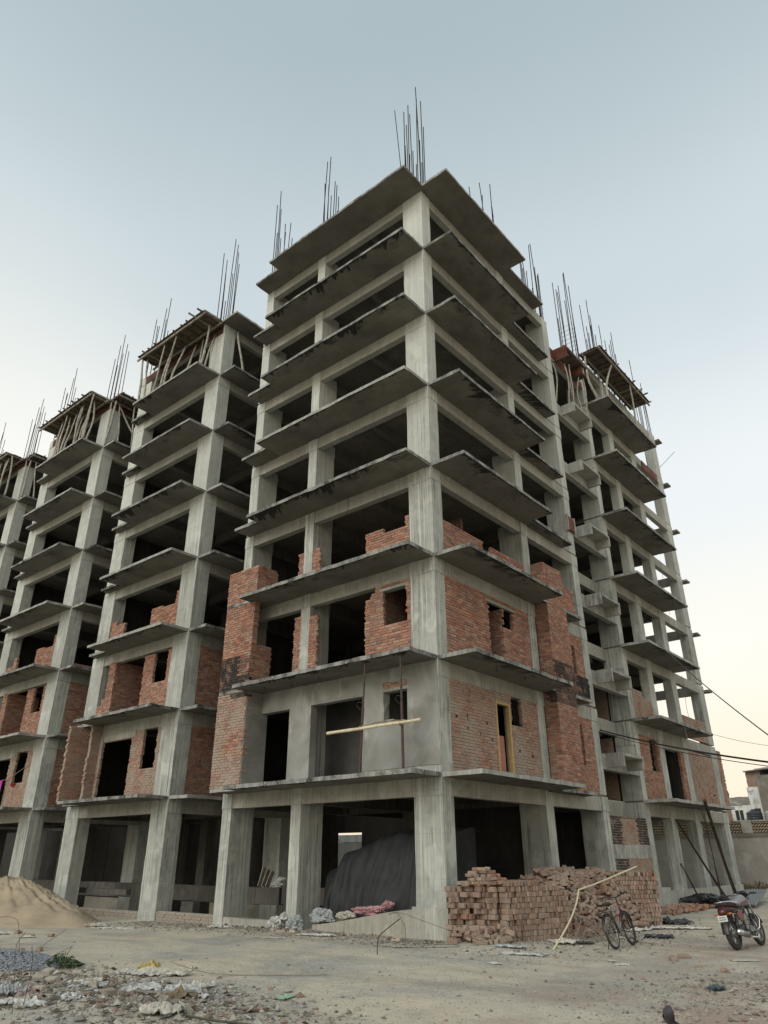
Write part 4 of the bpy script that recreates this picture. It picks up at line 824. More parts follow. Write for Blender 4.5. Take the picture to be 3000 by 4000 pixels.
for k in range(48):       # toppled bricks at the foot of the near end
    t = rb.random(); b_ = Vector((.35, -.12, 0)).lerp(Vector((1.55, .30, 0)), t); d = abs(rb.gauss(0, .26)); w = Vector((.40, -.92, 0))
    z = gz(b_.x+w.x*d, b_.y+w.y*d)+max(.045, .38-d*.9)*rb.uniform(.3, 1.0) if d < .38 else gz(b_.x+w.x*d, b_.y+w.y*d)+.045
    put((b_.x+w.x*d, b_.y+w.y*d, z), (rb.uniform(-1, 1), rb.uniform(-1, 1)), 0, rb.choice((0, 1.57))+rb.uniform(-.35, .35), rb.uniform(-.4, .4) if d < .35 else rb.uniform(-.08, .08))
N_NEAR = len(BR)
# far stack: tidy face turned to the camera with a collapsed heap to its left
C1 = Vector((1.50, 6.30, -.25)); b2 = Vector((.787, .617, 0)); p2 = Vector((-.617, .787, 0))
for i in range(4):
    for j in range(12):
        for q in range(15):
            if i > 0 and 1 < q < 13 and j < 10: continue
            if j >= 11 and rb.random() < .5: continue
            o = C1+b2*(q*.0805+.006*j+.03*math.sin(j*2.3))+p2*(i*.242+rb.gauss(0, .018)+.006*j)+Vector((0, 0, .056+j*.114))
            put(o, b2 if rb.random() < .04 else p2, rb.uniform(-.05, .05), rb.uniform(-.06, .06))
def heap_h(x, y):
    a = smooth(2.35, .9, x-.10*(y-4)) ; e = smooth(2.2, 3.4, y)*(1-.0*y)
    return 1.28*a*e*(1+.15*noise.noise(Vector((x*2, y*2, 4))))
for k in range(900):
    x = rb.uniform(.15, 2.35); y = rb.uniform(2.35, 6.6); h = heap_h(x, y)
    if h < .02 and rb.random() < .8: continue
    put((x, y, gz(x, y)+h+rb.uniform(-.05, .05)+.03), (rb.uniform(-1, 1), rb.uniform(-1, 1)), 0, rb.uniform(-1.6, 1.6), rb.uniform(-.6, .6))
mb = MB(); n = 16        # the packed inside of the heap
for i in range(n):
    for j in range(n):
        P4 = []
        for a, b in ((i, j), (i+1, j), (i+1, j+1), (i, j+1)):
            x = .1+2.3*a/n; y = 2.3+4.3*b/n; P4.append((x, y, gz(x, y)+heap_h(x, y)-.06))
        mb.add(P4, [(0, 1, 2, 3)], 1)
for s0, s1, p0, p1, h in ((.12, 2.0, .15, 1.1, 1.12),): 
    mb.box(s0, s1, p0, p1, 0, h, 1, M=frame(C0, bd, pd, Vector((0, 0, 1))))
mb.box(.06, 1.05, .1, .8, 0, 1.2, 1, M=frame(C1, b2, p2, Vector((0, 0, 1))))
BRICKP = brick_mat('brick_loose', .75, .35, (.36, .31, .25))
bm0 = MB(); e = .006        # one brick with worn edges
def worn(mbx, M, c, seed=0):
    x, y, z = BL/2, BT/2, BW/2; vs = []; r = random.Random(seed)
    for sx in (-1, 1):
        for sy in (-1, 1):
            for sz in (-1, 1):
                d = e*r.uniform(.5, 2.2)
                vs += [M @ Vector((sx*(x-d), sy*y, sz*(z-d))), M @ Vector((sx*x, sy*(y-d), sz*(z-d))), M @ Vector((sx*(x-d), sy*(y-d), sz*z))]
    def I(sx, sy, sz, k): return ((sx > 0)*4+(sy > 0)*2+(sz > 0))*3+k
    fs = []
    for sg in (-1, 1):
        fy = [I(-1, sg, -1, 0), I(1, sg, -1, 0), I(1, sg, 1, 0), I(-1, sg, 1, 0)]; fx = [I(sg, -1, -1, 1), I(sg, 1, -1, 1), I(sg, 1, 1, 1), I(sg, -1, 1, 1)]; fz = [I(-1, -1, sg, 2), I(1, -1, sg, 2), I(1, 1, sg, 2), I(-1, 1, sg, 2)]
        if sg < 0: fs += [fy, fx[::-1], fz[::-1]]
        else: fs += [fy[::-1], fx, fz]
    for sy in (-1, 1):
        for sz in (-1, 1): fs.append([I(-1, sy, sz, 0), I(1, sy, sz, 0), I(1, sy, sz, 2), I(-1, sy, sz, 2)][::(1 if sy*sz > 0 else -1)])
    for sx in (-1, 1):
        for sz in (-1, 1): fs.append([I(sx, -1, sz, 1), I(sx, 1, sz, 1), I(sx, 1, sz, 2), I(sx, -1, sz, 2)][::(-1 if sx*sz > 0 else 1)])
        for sy in (-1, 1): fs.append([I(sx, sy, -1, 0), I(sx, sy, 1, 0), I(sx, sy, 1, 1), I(sx, sy, -1, 1)][::(-1 if sx*sy > 0 else 1)])
    for sx in (-1, 1):
        for sy in (-1, 1):
            for sz in (-1, 1): fs.append([I(sx, sy, sz, k) for k in ((0, 1, 2) if sx*sy*sz < 0 else (2, 1, 0))])
    mbx.add(vs, fs, 0, (*c, 0))
order = sorted(range(N_NEAR), key=lambda i: (BR[i][0].translation-CAM).length)
solo = set(order[:290])
protos = []
for k in range(16):
    m1 = MB(); worn(m1, Matrix.Identity(4), pc(), k); protos.append(m1.build('brick', [BRICKP])); 
for q in protos: COL.objects.unlink(q)
nb = 0
for i in order[:290]:
    o = protos[nb % 16].copy(); COL.objects.link(o); o.matrix_world = BR[i][0]; nb += 1
    z = BR[i][0].translation.z
    tag(o, 'loose red brick toppled at the foot of the near stack' if z < .12 and (BR[i][0].translation-C0).dot(pd) < 1.2 and (BR[i][0].translation-C0).dot(bd) < -.06-.93*(BR[i][0].translation-C0).dot(pd)*.86 else ('red brick tumbled on the crown of the near stack' if z > .98 else 'red brick stacked on edge in the near stack by the corner pillar'), 'brick', 'red bricks of the near stack')
for i, (M, c) in enumerate(BR):
    if i not in solo: worn(mb, M, c, i)
tag(mb.build('brick_pile', [BRICKP, simple('pile_dust', (.13, .085, .06), .95, .4, 5)]), 'mass of red bricks, the back of the near stack and the collapsed far stack', 'bricks', kind='stuff')

# ================================================================== VEHICLES
BLACKP = simple('black_paint', (.018, .018, .020), .35, .2, 8, 0, 0, .5)
RUBBER = simple('rubber', (.035, .033, .031), .85, .35, 10)
CHROME = simple('chrome', (.55, .55, .54), .28, .15, 9, 1.0)
ALLOY = simple('engine_alloy', (.20, .20, .20), .45, .35, 14, .6)
REDP = simple('red_paint', (.11, .014, .018), .4, .15, 5, 0, 0, .5)
SILV = simple('silver_paint', (.22, .215, .225), .4, .15, 5, .2, 0, .5)
MAROON = simple('maroon_seat', (.055, .022, .022), .6, .25, 10)
SEATB = simple('black_seat', (.025, .024, .024), .6, .3, 10)
LAMPR = simple('tail_lens', (.07, .008, .008), .25, .1, 9, 0, 0, .6)
AMBER = simple('amber_lens', (.50, .16, .02), .3, .1, 9, 0, 0, .6)
WHITEP = simple('white_plate', (.62, .62, .58), .6, .12, 14)
DARKP = simple('dark_plastic', (.05, .048, .055), .6, .3, 9)
def loft(mb, secs, m=0, n=12):
    """closed skin through elliptical sections (x, z centre, half width y, half height z, squareness)"""
    vs = []; fs = []
    for x, zc, hy, hz, e in secs:
        for k in range(n):
            a = 2*math.pi*k/n; c, s_ = math.cos(a), math.sin(a)
            vs.append((x, hy*math.copysign(abs(c)**e, c), zc+hz*math.copysign(abs(s_)**e, s_)))
    for i in range(len(secs)-1):
        for k in range(n): fs.append((i*n+k, (i+1)*n+k, (i+1)*n+(k+1) % n, i*n+(k+1) % n))
    fs.append(tuple(range(n))); fs.append(tuple((len(secs)-1)*n+k for k in range(n-1, -1, -1))); mb.add(vs, fs, m)
def motorcycle(loc, heading, lean, label):
    """local x forward, y left, z up; origin on the ground midway between the wheels"""
    t = thing('motorcycle', label, 'motorcycle', loc, (0, 0, 0), local=True)
    t.matrix_world = Matrix.Translation(loc) @ Matrix.Rotation(heading, 4, 'Z') @ Matrix.Rotation(lean, 4, 'X')
    def B(nm, m, mb, p=t, sm=True):
        o = mb.build(nm, m, None, sm); o.parent = p; return o
    for xw, wt in ((-.635, .055), (.635, .046)):
        rr = .30; w = MB(); M = Matrix.Translation((xw, 0, rr)); w.torus(rr-wt, wt, 36, 10, M=M); wh = B('wheel', RUBBER, w)
        m = MB(); m.torus(rr-wt*2.1, .016, 36, 6, M=M, sy=2.0); B('rim', ALLOY, m, wh)
        m = MB()
        for k in range(5):
            a = 2*math.pi*k/5+.3; d = Vector((math.cos(a), 0, math.sin(a))); e_ = Vector((math.cos(a+.2), 0, math.sin(a+.2)))
            m.tube([Vector((xw, 0, rr))+d*.03, Vector((xw, 0, rr))+e_*(rr-wt*2.0)], .017, 5)
        m.tube([(xw, -.07, rr), (xw, .07, rr)], .05 if xw > 0 else .065, 12); B('spokes', ALLOY, m, wh)
    m = MB(); m.tube([(-.635, .10, .30), (-.15, .12, .33)], .024, 6); m.tube([(-.635, -.10, .30), (-.15, -.12, .33)], .024, 6)
    for y in (.11, -.11): m.tube([(-.70, y, .66), (-.40, y, .70), (.05, y*.7, .74), (.40, y*.3, .80), (.44, 0, .88)], .018, 6); m.tube([(.40, y*.3, .78), (.28, y, .42), (.18, y, .24), (-.15, y, .24), (-.18, y, .60), (-.1, y, .72)], .018, 6)
    B('frame', BLACKP, m)
    for y in (.12, -.12):
        m = MB(); m.tube([(-.62, y*1.05, .31), (-.52, y*1.05, .64)], [.035, .03], 8); m.tube([(-.60, y*1.05, .36), (-.54, y*1.05, .56)], .042, 8); B('shock_absorber', BLACKP, m)
    for y in (.085, -.085): m = MB(); m.tube([(.645, y, .30), (.52, y, .62), (.42, y, .93)], [.024, .022, .018], 8); B('fork_leg', ALLOY, m)
    m = MB(); loft(m, [(-.10, .83, .07, .06, .8), (-.02, .86, .12, .10, .8), (.12, .88, .14, .125, .8), (.26, .885, .135, .12, .8), (.36, .87, .09, .085, .8), (.40, .86, .03, .04, 1)]); tk = B('fuel_tank', SILV, m)
    for sgn in (1, -1):
        m = MB(); m.add([(-.04, sgn*.122, .79), (.20, sgn*.142, .80), (.33, sgn*.118, .85), (.30, sgn*.132, .90), (.12, sgn*.146, .86), (-.02, sgn*.124, .83)], [tuple(range(6)) if sgn < 0 else tuple(range(5, -1, -1))]); B('tank_stripe', REDP, m, tk)
    m = MB(); m.tube([(.1, 0, 1.0), (.1, 0, 1.018)], .035, 12); B('fuel_cap', CHROME, m, tk)
    m = MB(); loft(m, [(-.72, .83, .08, .035, .7), (-.66, .84, .115, .05, .7), (-.42, .825, .125, .052, .7), (-.20, .79, .115, .045, .7), (-.06, .80, .08, .05, .8), (-.01, .82, .04, .03, 1)]); B('seat', MAROON, m)
    m = MB(); loft(m, [(-.86, .72, .05, .04, .8), (-.78, .73, .11, .075, .7), (-.55, .735, .13, .06, .7), (-.35, .72, .125, .05, .7), (-.25, .70, .10, .04, .7)]); B('tail_cowl', MAROON, m)
    m = MB(); loft(m, [(-.895, .70, .06, .045, .6), (-.86, .70, .085, .065, .6), (-.82, .70, .08, .06, .6)]); B('tail_light', LAMPR, m)
    for y in (.17, -.17):
        m = MB(); loft(m, [(-.875, .665, .001, .001, 1), (-.87, .665, .022, .02, .7), (-.82, .665, .02, .018, .7), (-.80, .665, .01, .01, 1)]); m.v = [(a, b+y, c) for a, b, c in m.v]; m.tube([(-.83, y*.5, .67), (-.83, y, .665)], .010, 5); B('indicator', AMBER, m)
    m = MB(); m.rbox(-.905, -.898, -.10, .10, .53, .64, .05, .001); pl = B('number_plate', WHITEP, m, sm=False)
    m = MB()
    for zz, w0 in ((.605, .07), (.565, .075)):
        for q in range(5): x = -w0+q*2*w0/4.6; m.box(-.908, -.9065, x, x+.018, zz-.012, zz+.012)
    B('plate_lettering', DARKP, m, pl, False)
    m = MB()                    # rear mudguard hugging the wheel
    vs = []; N = 14
    for i in range(N+1):
        a = R(62+i*118/N); 
        for y in (-.075, -.06, .06, .075): vs.append((-.635+(.335-.02*(abs(y) > .07))*math.cos(a), y, .30+(.335-.02*(abs(y) > .07))*math.sin(a)))
    m.add(vs, [(i*4+j, i*4+j+1, i*4+j+5, i*4+j+4) for i in range(N) for j in range(3)]); m.add([(-.92, -.07, .42), (-.92, .07, .42), (-.90, .075, .56), (-.90, -.075, .56)], [(0, 1, 2, 3)]); m.box(-.93, -.915, -.07, .07, .40, .50); B('rear_mudguard', BLACKP, m)
    m = MB(); vs = []
    for i in range(N+1):
        a = R(20+i*125/N)
        for y in (-.065, -.05, .05, .065): vs.append((.635+(.325-.02*(abs(y) > .06))*math.cos(a), y, .30+(.325-.02*(abs(y) > .06))*math.sin(a)))
    m.add(vs, [(i*4+j, i*4+j+1, i*4+j+5, i*4+j+4) for i in range(N) for j in range(3)]); B('front_mudguard', BLACKP, m)
    m = MB(); loft(m, [(-.16, .34, .10, .09, .7), (-.05, .34, .15, .11, .7), (.10, .33, .15, .10, .7), (.22, .32, .10, .08, .7)])
    for z in range(7): m.rbox(.05-.012*z, .24-.006*z, -.085, .085, .43+z*.03, .447+z*.03, .1, .001)
    m.tube([(.02, -.155, .33), (.02, -.165, .33)], .085, 14); m.tube([(.02, .155, .33), (.02, .165, .33)], .085, 14); B('engine', ALLOY, m, sm=False)
    for sgn in (1, -1):
        m = MB(); m.add([(-.42, sgn*.125, .66), (-.16, sgn*.135, .70), (-.12, sgn*.13, .56), (-.22, sgn*.13, .50), (-.36, sgn*.128, .54), (-.42, sgn*.10, .66), (-.16, sgn*.11, .70), (-.12, sgn*.1, .56), (-.22, sgn*.1, .50), (-.36, sgn*.1, .54)],
              [(0, 1, 2, 3, 4), (9, 8, 7, 6, 5)]+[(i, i+5, (i+1) % 5+5, (i+1) % 5) for i in range(5)]); B('side_panel', REDP, m, sm=False)
    m = MB(); m.tube([(.22, -.10, .36), (.28, -.15, .22), (.15, -.17, .17), (-.15, -.175, .20), (-.30, -.18, .23)], .022, 8); m.tube([(-.22, -.18, .22), (-.34, -.185, .245), (-.78, -.19, .33), (-.80, -.19, .335)], [.03, .052, .056, .03], 12); B('exhaust', CHROME, m)
    m = MB(); m.tube([(-.34, -.185, .245), (-.62, -.19, .295)], .060, 12); B('exhaust_shield', ALLOY, m)
    m = MB(); m.tube([(.30, .37, .99), (.36, .24, 1.01), (.42, .12, .96), (.42, -.12, .96), (.36, -.24, 1.01), (.30, -.37, .99)], .013, 7); hb = B('handlebar', BLACKP, m)
    for y in (.31, -.31): m = MB(); m.tube([(.335, y*.86, 1.0), (.295, y*1.22, .99)], .019, 8); B('grip', RUBBER, m, hb)
    for y in (.22, -.22): m = MB(); m.tube([(.38, y, 1.0), (.41, y*1.7, 1.0)], .007, 5); B('brake_lever', ALLOY, m, hb)
    m = MB(); loft(m, [(.46, .93, .06, .06, 1), (.50, .93, .085, .085, 1), (.57, .93, .085, .085, 1), (.60, .93, .05, .05, 1)]); B('headlight', BLACKP, m)
    m = MB(); m.tube([(.42, .06, 1.0), (.44, .06, 1.05)], .05, 12); m.tube([(.42, -.06, 1.0), (.44, -.06, 1.05)], .05, 12); loft(m, [(.44, 1.0, .13, .05, .8), (.50, 1.0, .12, .07, .8), (.54, .98, .06, .05, 1)]); B('instrument_cluster', BLACKP, m)
    m = MB(); m.tube([(-.30, .13, .81), (-.45, .155, .86), (-.70, .15, .885), (-.83, .10, .885), (-.86, 0, .885), (-.83, -.10, .885), (-.70, -.15, .885), (-.45, -.155, .86), (-.30, -.13, .81)], .013, 7); B('grab_rail', CHROME, m)
    m = MB()
    for y in (1, -1): m.tube([(.34, y*.06, .62), (.35, y*.20, .60), (.33, y*.25, .50), (.28, y*.22, .34), (.22, y*.08, .27)], .012, 7)
    B('leg_guard', CHROME, m)
    m = MB(); m.tube([(-.05, .14, .24), (-.02, .33, .02)], .012, 6); m.tube([(-.02, .33, .012), (.06, .34, .012)], .014, 6); B('side_stand', BLACKP, m)
    for y in (1, -1): m = MB(); m.tube([(-.02, y*.12, .27), (-.02, y*.25, .28)], .016, 6); m.tube([(-.32, y*.12, .33), (-.32, y*.22, .34)], .014, 6); B('footrest', RUBBER, m)
    return t
MC = motorcycle((5.935, 2.76, gz(5.93, 2.7)), math.atan2(3.47-2.09, 6.01-5.86), R(-9), 'red and silver motorcycle parked on the track, rear wheel and white plate to the camera')
def copy_tree(o, parent=None):
    c = o.copy(); COL.objects.link(c)
    if parent is not None: c.parent = parent
    for ch in o.children: copy_tree(ch, c)
    return c
M2 = copy_tree(MC); M2.matrix_world = Matrix.Translation((10.06, -11.35, -.262)) @ Matrix.Rotation(R(-99), 4, 'Z') @ Matrix.Rotation(R(-3), 4, 'X')
M2['label'] = 'dark motorcycle mostly below the frame, only mirror and handlebar showing at the bottom right'
for ch in list(M2.children):
    if ch.name.startswith(('number_plate', 'leg_guard')):
        for g_ in list(ch.children): bpy.data.objects.remove(g_)
        bpy.data.objects.remove(ch)
for y in (.30, -.30):
    m = MB(); m.tube([(.36, y*.8, 1.0), (.40, y*.95, 1.03), (.43, y*1.1, 1.055)], .007, 6); o = m.build('mirror_stem', BLACKP, None, True); o.parent = M2
    m = MB(); M_ = Matrix.Translation((.43, y*1.12, 1.075)) @ Matrix.Rotation(R(48 if y > 0 else -48), 4, 'Z') @ Matrix.Rotation(R(16), 4, 'Y') @ Matrix.Rotation(R(24), 4, 'X')
    vs = []; n_ = 18
    for xx_, k_ in ((-.012, .93), (.0, 1.0), (.02, .8), (.03, .3)):
        for q in range(n_):
            a = 2*math.pi*q/n_; vs.append(M_ @ Vector((xx_, .088*k_*math.copysign(abs(math.cos(a))**.8, math.cos(a)), .034*k_*math.sin(a))))
    m.add(vs, [(i*n_+q, i*n_+(q+1) % n_, (i+1)*n_+(q+1) % n_, (i+1)*n_+q) for i in range(3) for q in range(n_)]); o = m.build('mirror', DARKP, None, True); o.parent = M2
    m = MB(); m.add([M_ @ Vector((-.0125, .080*math.cos(2*math.pi*q/n_), .030*math.sin(2*math.pi*q/n_))) for q in range(n_)], [tuple(range(n_-1, -1, -1))]); g_ = m.build('mirror_glass', simple('mirror_glass', (.5, .48, .46), .08, .05, 4, 1.0)); g_.parent = o

def bicycle(loc, heading, lean):
    t = thing('bicycle', 'black, red and white bicycle on its stand in front of the collapsed brick heap', 'bicycle', loc, local=True)
    t.matrix_world = Matrix.Translation(loc) @ Matrix.Rotation(heading, 4, 'Z') @ Matrix.Rotation(lean, 4, 'X')
    def B(nm, m, mb, p=t, sm=True): o = mb.build(nm, m, None, sm); o.parent = p; return o
    WR = .325
    for xw in (-.5, .5):
        M = Matrix.Translation((xw, 0, WR)); st = Matrix.Rotation(R(0), 4, 'Z')
        m = MB(); m.torus(WR-.024, .025, 40, 8, M=M); w = B('wheel', RUBBER, m)
        m = MB(); m.torus(WR-.056, .012, 40, 6, M=M, sy=1.3); B('rim', CHROME if xw < 0 else BLACKP, m, w)
        m = MB()
        for k in range(18): a = 2*math.pi*k/18; m.tube([(xw, .03*(-1)**k, WR), (xw+(WR-.06)*math.cos(a+.2*(-1)**k), 0, WR+(WR-.06)*math.sin(a+.2*(-1)**k))], .0022, 3)
        m.tube([(xw, -.05, WR), (xw, .05, WR)], .022, 8); B('spokes', ALLOY, m, w)
    BBK, ST, HT, HB = (-.06, 0, .28), (-.20, 0, .70), (.36, 0, .78), (.385, 0, .66)
    m = MB(); m.tube([ST, BBK], .017, 8); 
    for y in (.05, -.05): m.tube([(-.5, y, WR), BBK], .010, 6); m.tube([(-.5, y, WR), (-.19, y*.3, .66)], .009, 6)
    fr = B('frame', BLACKP, m)
    m = MB(); m.tube([HT, (-.195, 0, .66)], .019, 8); B('top_tube', SILV, m, fr)
    m = MB(); m.tube([HB, (.16, 0, .47)], .024, 8); m.tube([(.355, 0, .80), (.39, 0, .64)], .024, 8); B('down_tube', REDP, m, fr)
    m = MB(); m.tube([(.17, 0, .475), BBK], .023, 8); B('down_tube', SILV, m, fr)
    m = MB()
    for y in (.055, -.055): m.tube([(.39, y*.7, .64), (.42, y, .60), (.5, y, WR)], .014, 7)
    B('fork', BLACKP, m)
    m = MB(); m.tube([(.355, 0, .80), (.335, 0, .92), (.33, 0, .95)], .014, 7); m.tube([(.24, .32, .99), (.30, .18, .99), (.34, .05, .95), (.34, -.05, .95), (.30, -.18, .99), (.24, -.32, .99)], .012, 7); hb = B('handlebar', BLACKP, m)
    for y in (1, -1): m = MB(); m.tube([(.27, y*.24, .99), (.235, y*.33, .99)], .018, 8); B('grip', RUBBER, m, hb); m = MB(); m.tube([(.31, y*.16, .985), (.34, y*.26, .96)], .007, 5); B('brake_lever', CHROME, m, hb)
    m = MB(); m.tube([ST, (-.225, 0, .80)], .013, 7); B('seat_post', CHROME, m)
    m = MB(); loft(m, [(-.36, .835, .07, .03, .8), (-.30, .84, .09, .035, .8), (-.20, .83, .06, .03, .8), (-.08, .825, .025, .022, 1), (-.05, .82, .012, .012, 1)]); B('saddle', SEATB, m)
    m = MB(); m.torus(.085, .010, 20, 5, M=Matrix.Translation((-.06, -.06, .28))); m.tube([(-.06, -.07, .28), (.02, -.08, .14)], .010, 6); m.tube([(-.06, .07, .28), (-.14, .08, .42)], .010, 6); B('crank', ALLOY, m)
    for a, b in (((.02, -.09, .14), (.02, -.19, .14)), ((-.14, .09, .42), (-.14, .19, .42))): m = MB(); m.box(a[0]-.04, a[0]+.04, min(a[1], b[1]), max(a[1], b[1]), a[2]-.012, a[2]+.012); B('pedal', DARKP, m, sm=False)
    for xw, a0, a1, mt in ((.5, 20, 150, BLACKP), (-.5, 60, 175, BLACKP)):
        m = MB(); vs = []; N = 16
        for i in range(N+1):
            a = R(a0+(a1-a0)*i/N)
            for y in (-.034, -.02, .02, .034): q = WR+.022-.010*(abs(y) > .03); vs.append((xw+q*math.cos(a), y, WR+q*math.sin(a)))
        m.add(vs, [(i*4+j, i*4+j+1, i*4+j+5, i*4+j+4) for i in range(N) for j in range(3)]); mg_ = B('mudguard', mt, m)
        if xw > 0: m = MB(); m.box(.40, .46, -.036, .036, .665, .69); B('mudguard_tip', REDP, m, mg_)
    m = MB()
    for y in (.06, -.06): m.tube([(-.22, y, .69), (-.68, y, .69)], .007, 5); m.tube([(-.66, y, .69), (-.5, y, WR)], .006, 5)
    for x in (-.32, -.45, -.58, -.68): m.tube([(x, -.06, .69), (x, .06, .69)], .006, 5)
    B('carrier', BLACKP, m)
    m = MB(); m.tube([(-.5, .06, WR), (-.46, .20, .01)], .009, 6); B('side_stand', BLACKP, m)
    m = MB(); m.tube([(-.5, -.055, WR+.03), (-.06, -.06, .36)], .006, 5); m.tube([(-.5, -.055, WR-.03), (-.06, -.06, .20)], .006, 5); B('chain', BLACKP, m)
    m = MB(); m.tube([(-.66, 0, .60), (-.68, 0, .60)], .03, 10); B('rear_reflector', LAMPR, m)
bicycle((3.87, 1.10, gz(3.87, 1.1)), math.atan2(1.60-.62, 3.86-3.91), R(-13))

# ================================================================== TARPAULIN, HEAPS, RUBBISH
def tarp():
    mb = MB(); nu, nv = 96, 26; base = .02
    def top(x):      # silhouette of what is underneath: a low bonnet, then a tall cabin
        return 1.22*smooth(-5.85, -5.45, x)*(1-smooth(-5.15, -4.85, x))+(1.68+.50*smooth(-4.8, -2.7, x))*smooth(-5.15, -4.85, x)
    vs = []
    for i in range(nu+1):
        x = -5.85+5.2*i/nu; H = top(x); H = max(H, .12)
        for j in range(nv+1):
            t = j/nv               # 0 ground in front .. .55 top front edge .. 1 back
            if t < .62: q = t/.62; z = H*smooth(0, 1, q**.75)*.97; y = 1.02+.62*q**1.6
            else: q = (t-.62)/.38; z = H*(.97+.05*math.sin(q*1.5)); y = 1.64+.75*q
            fold = (1-min(1, t/.62))**.7
            y += fold*(.30*nz((x*1.3, z*.25, 1))-.30*abs(math.sin(2.9*x+.9*z+1.6*nz((x*.7, 0, 3))))**.7*(.45+1.1*abs(nz((x*.9, 4, 1))))-.12*abs(math.sin(7.3*x-.8*z+2*nz((x*1.3, 1, 3))))**.8-.22*abs(nz((x*3.5-z*.5, z*.6, 0)))+.05*nz((x*12, z*3, 2)))
            x2 = x+fold*.10*math.sin(z*2.3+x*3)+1.05*(1-min(1, t/.7))*max(0, 1-(x+5.85)/1.5)
            z += .03*nz((x*3, y*3, 2))+.02*math.sin(x*9+z*3)*(1-fold)
            vs.append((x2, y, base+max(z, .0)))
    mb.add(vs, [(i*(nv+1)+j, (i+1)*(nv+1)+j, (i+1)*(nv+1)+j+1, i*(nv+1)+j+1) for i in range(nu) for j in range(nv)])
    for side in (0, nu):            # close the two ends down to the ground
        b = len(mb.v); col = [mb.v[side*(nv+1)+j] for j in range(nv+1)]; mb.v += [(x, y, base) for x, y, z in col]
        for j in range(nv): mb.f.append((side*(nv+1)+j, side*(nv+1)+j+1, b+j+1, b+j)); mb.m.append(0); mb.c.append((1, 1, 1, 0))
    tag(mb.build('tarpaulin', TARP, smooth=True), 'dark grey tarpaulin draped over something bulky beside the corner pillar', 'tarpaulin')
tarp()
def sheet_mat(name, col, rough, trans=0.0, var=.25):
    m, t, b = mat(name, rough); s = NT(t); p = s.obj(); n = s.noise(p, 14, 5)
    s.l(s.ramp(n, .3, .7, tuple(c*(1-var) for c in col)+(1,), tuple(min(.9, c*(1+var)) for c in col)+(1,)), b.inputs['Base Color']); b.inputs['Specular IOR Level'].default_value = .5
    if trans: b.inputs['Transmission Weight'].default_value = trans; b.inputs['IOR'].default_value = 1.15
    s.bump(s.noise(p, 22, 4), b, .4, .02); return m
CLEARP = sheet_mat('clear_plastic', (.42, .45, .45), .3, .3, .4); WHITEB = sheet_mat('white_plastic', (.42, .42, .395), .7, 0, .5); PINKS = sheet_mat('pink_sack', (.40, .22, .23), .8, 0, .4); MUDB = sheet_mat('muddy_plastic', (.42, .40, .34), .7, 0, .4)
PAPER = sheet_mat('paper_scrap', (.52, .50, .44), .85, 0, .35); GREENP = sheet_mat('green_wrapper', (.30, .42, .30), .5, 0, .3); BLACKB = sheet_mat('black_plastic', (.03, .03, .033), .35, 0, .4); YELP = sheet_mat('yellow_scrap', (.38, .30, .10), .7, 0, .4)
def bag(name, c, r, m, label, seed, group=None, cat='bag', n=18, amp=.55):
    mb = MB(); vs = []; k2 = n*2; c = Vector(c)
    for i in range(n+1):
        th = math.pi*i/n
        for j in range(k2):
            ph = 2*math.pi*j/k2; d = Vector((math.sin(th)*math.cos(ph), math.sin(th)*math.sin(ph), math.cos(th)))
            s = 1+amp*(.9*nz(d, 1.4, seed)-.25)+amp*.8*(.3-abs(nz(d, 3.0, seed+3))*1.3)+amp*.45*(.25-abs(nz(d, 7.5, seed+7)))
            z = d.z*r[2]*s; vs.append((c.x+d.x*r[0]*s, c.y+d.y*r[1]*s, max(z, -r[2]*.75)+c.z))
    mb.add(vs, [(i*k2+j, (i+1)*k2+j, (i+1)*k2+(j+1) % k2, i*k2+(j+1) % k2) for i in range(n) for j in range(k2)])
    o = mb.build(name, m); return tag(o, label, cat, group)
def scrap(name, x, y, sx, sy, m, label, seed, h=.10, rot=0, group=None, cat='scrap', zoff=.0, n=20):
    """crumpled thin sheet with an uneven outline, resting on the ground"""
    r = random.Random(seed); mb = MB(); vs = []; fs = []; z0 = gz(x, y)+zoff; ca, sa = math.cos(rot), math.sin(rot)
    for i in range(n+1):
        for j in range(n+1):
            u, v = i/n*2-1, j/n*2-1; q = (u*.5, v*.5, seed*1.7)
            u2 = u*(1+.35*nz((v*1.5, 0, 0), 1, seed))+.22*nz(q, 4, 1); v2 = v*(1+.35*nz((u*1.5, 3, 0), 1, seed))+.22*nz(q, 4, 5)
            w = .55*abs(nz(q, 3.2, 2))+.75*abs(nz(q, 7, 9))+.5*abs(nz(q, 14, 4)); e = max(abs(u), abs(v)); u2 += .12*nz(q, 9, 3); v2 += .12*nz(q, 9, 7)
            X_, Y_ = u2*sx, v2*sy; vs.append((x+X_*ca-Y_*sa, y+X_*sa+Y_*ca, z0+.008+h*.8*w*(1-.5*e)))
    k = n+1; b = len(vs); vs += [(a, c_, d-.006) for a, c_, d in vs]
    for i in range(n):
        for j in range(n): fs.append((i*k+j, (i+1)*k+j, (i+1)*k+j+1, i*k+j+1)); fs.append((b+i*k+j, b+i*k+j+1, b+(i+1)*k+j+1, b+(i+1)*k+j))
    mb.add(vs, fs); return tag(mb.build(name, m), label, cat, group)
bag('pink_sack', (-2.75, .40, .24), (.58, .20, .12), PINKS, 'crumpled pink sack lying on top of the sloping plinth wall', 3, cat='sack', amp=.7); bag('pink_sack', (-2.15, .40, .40), (.18, .16, .12), PINKS, 'stub end of a pink sack standing up at the foot of the tarpaulin', 4, cat='sack')
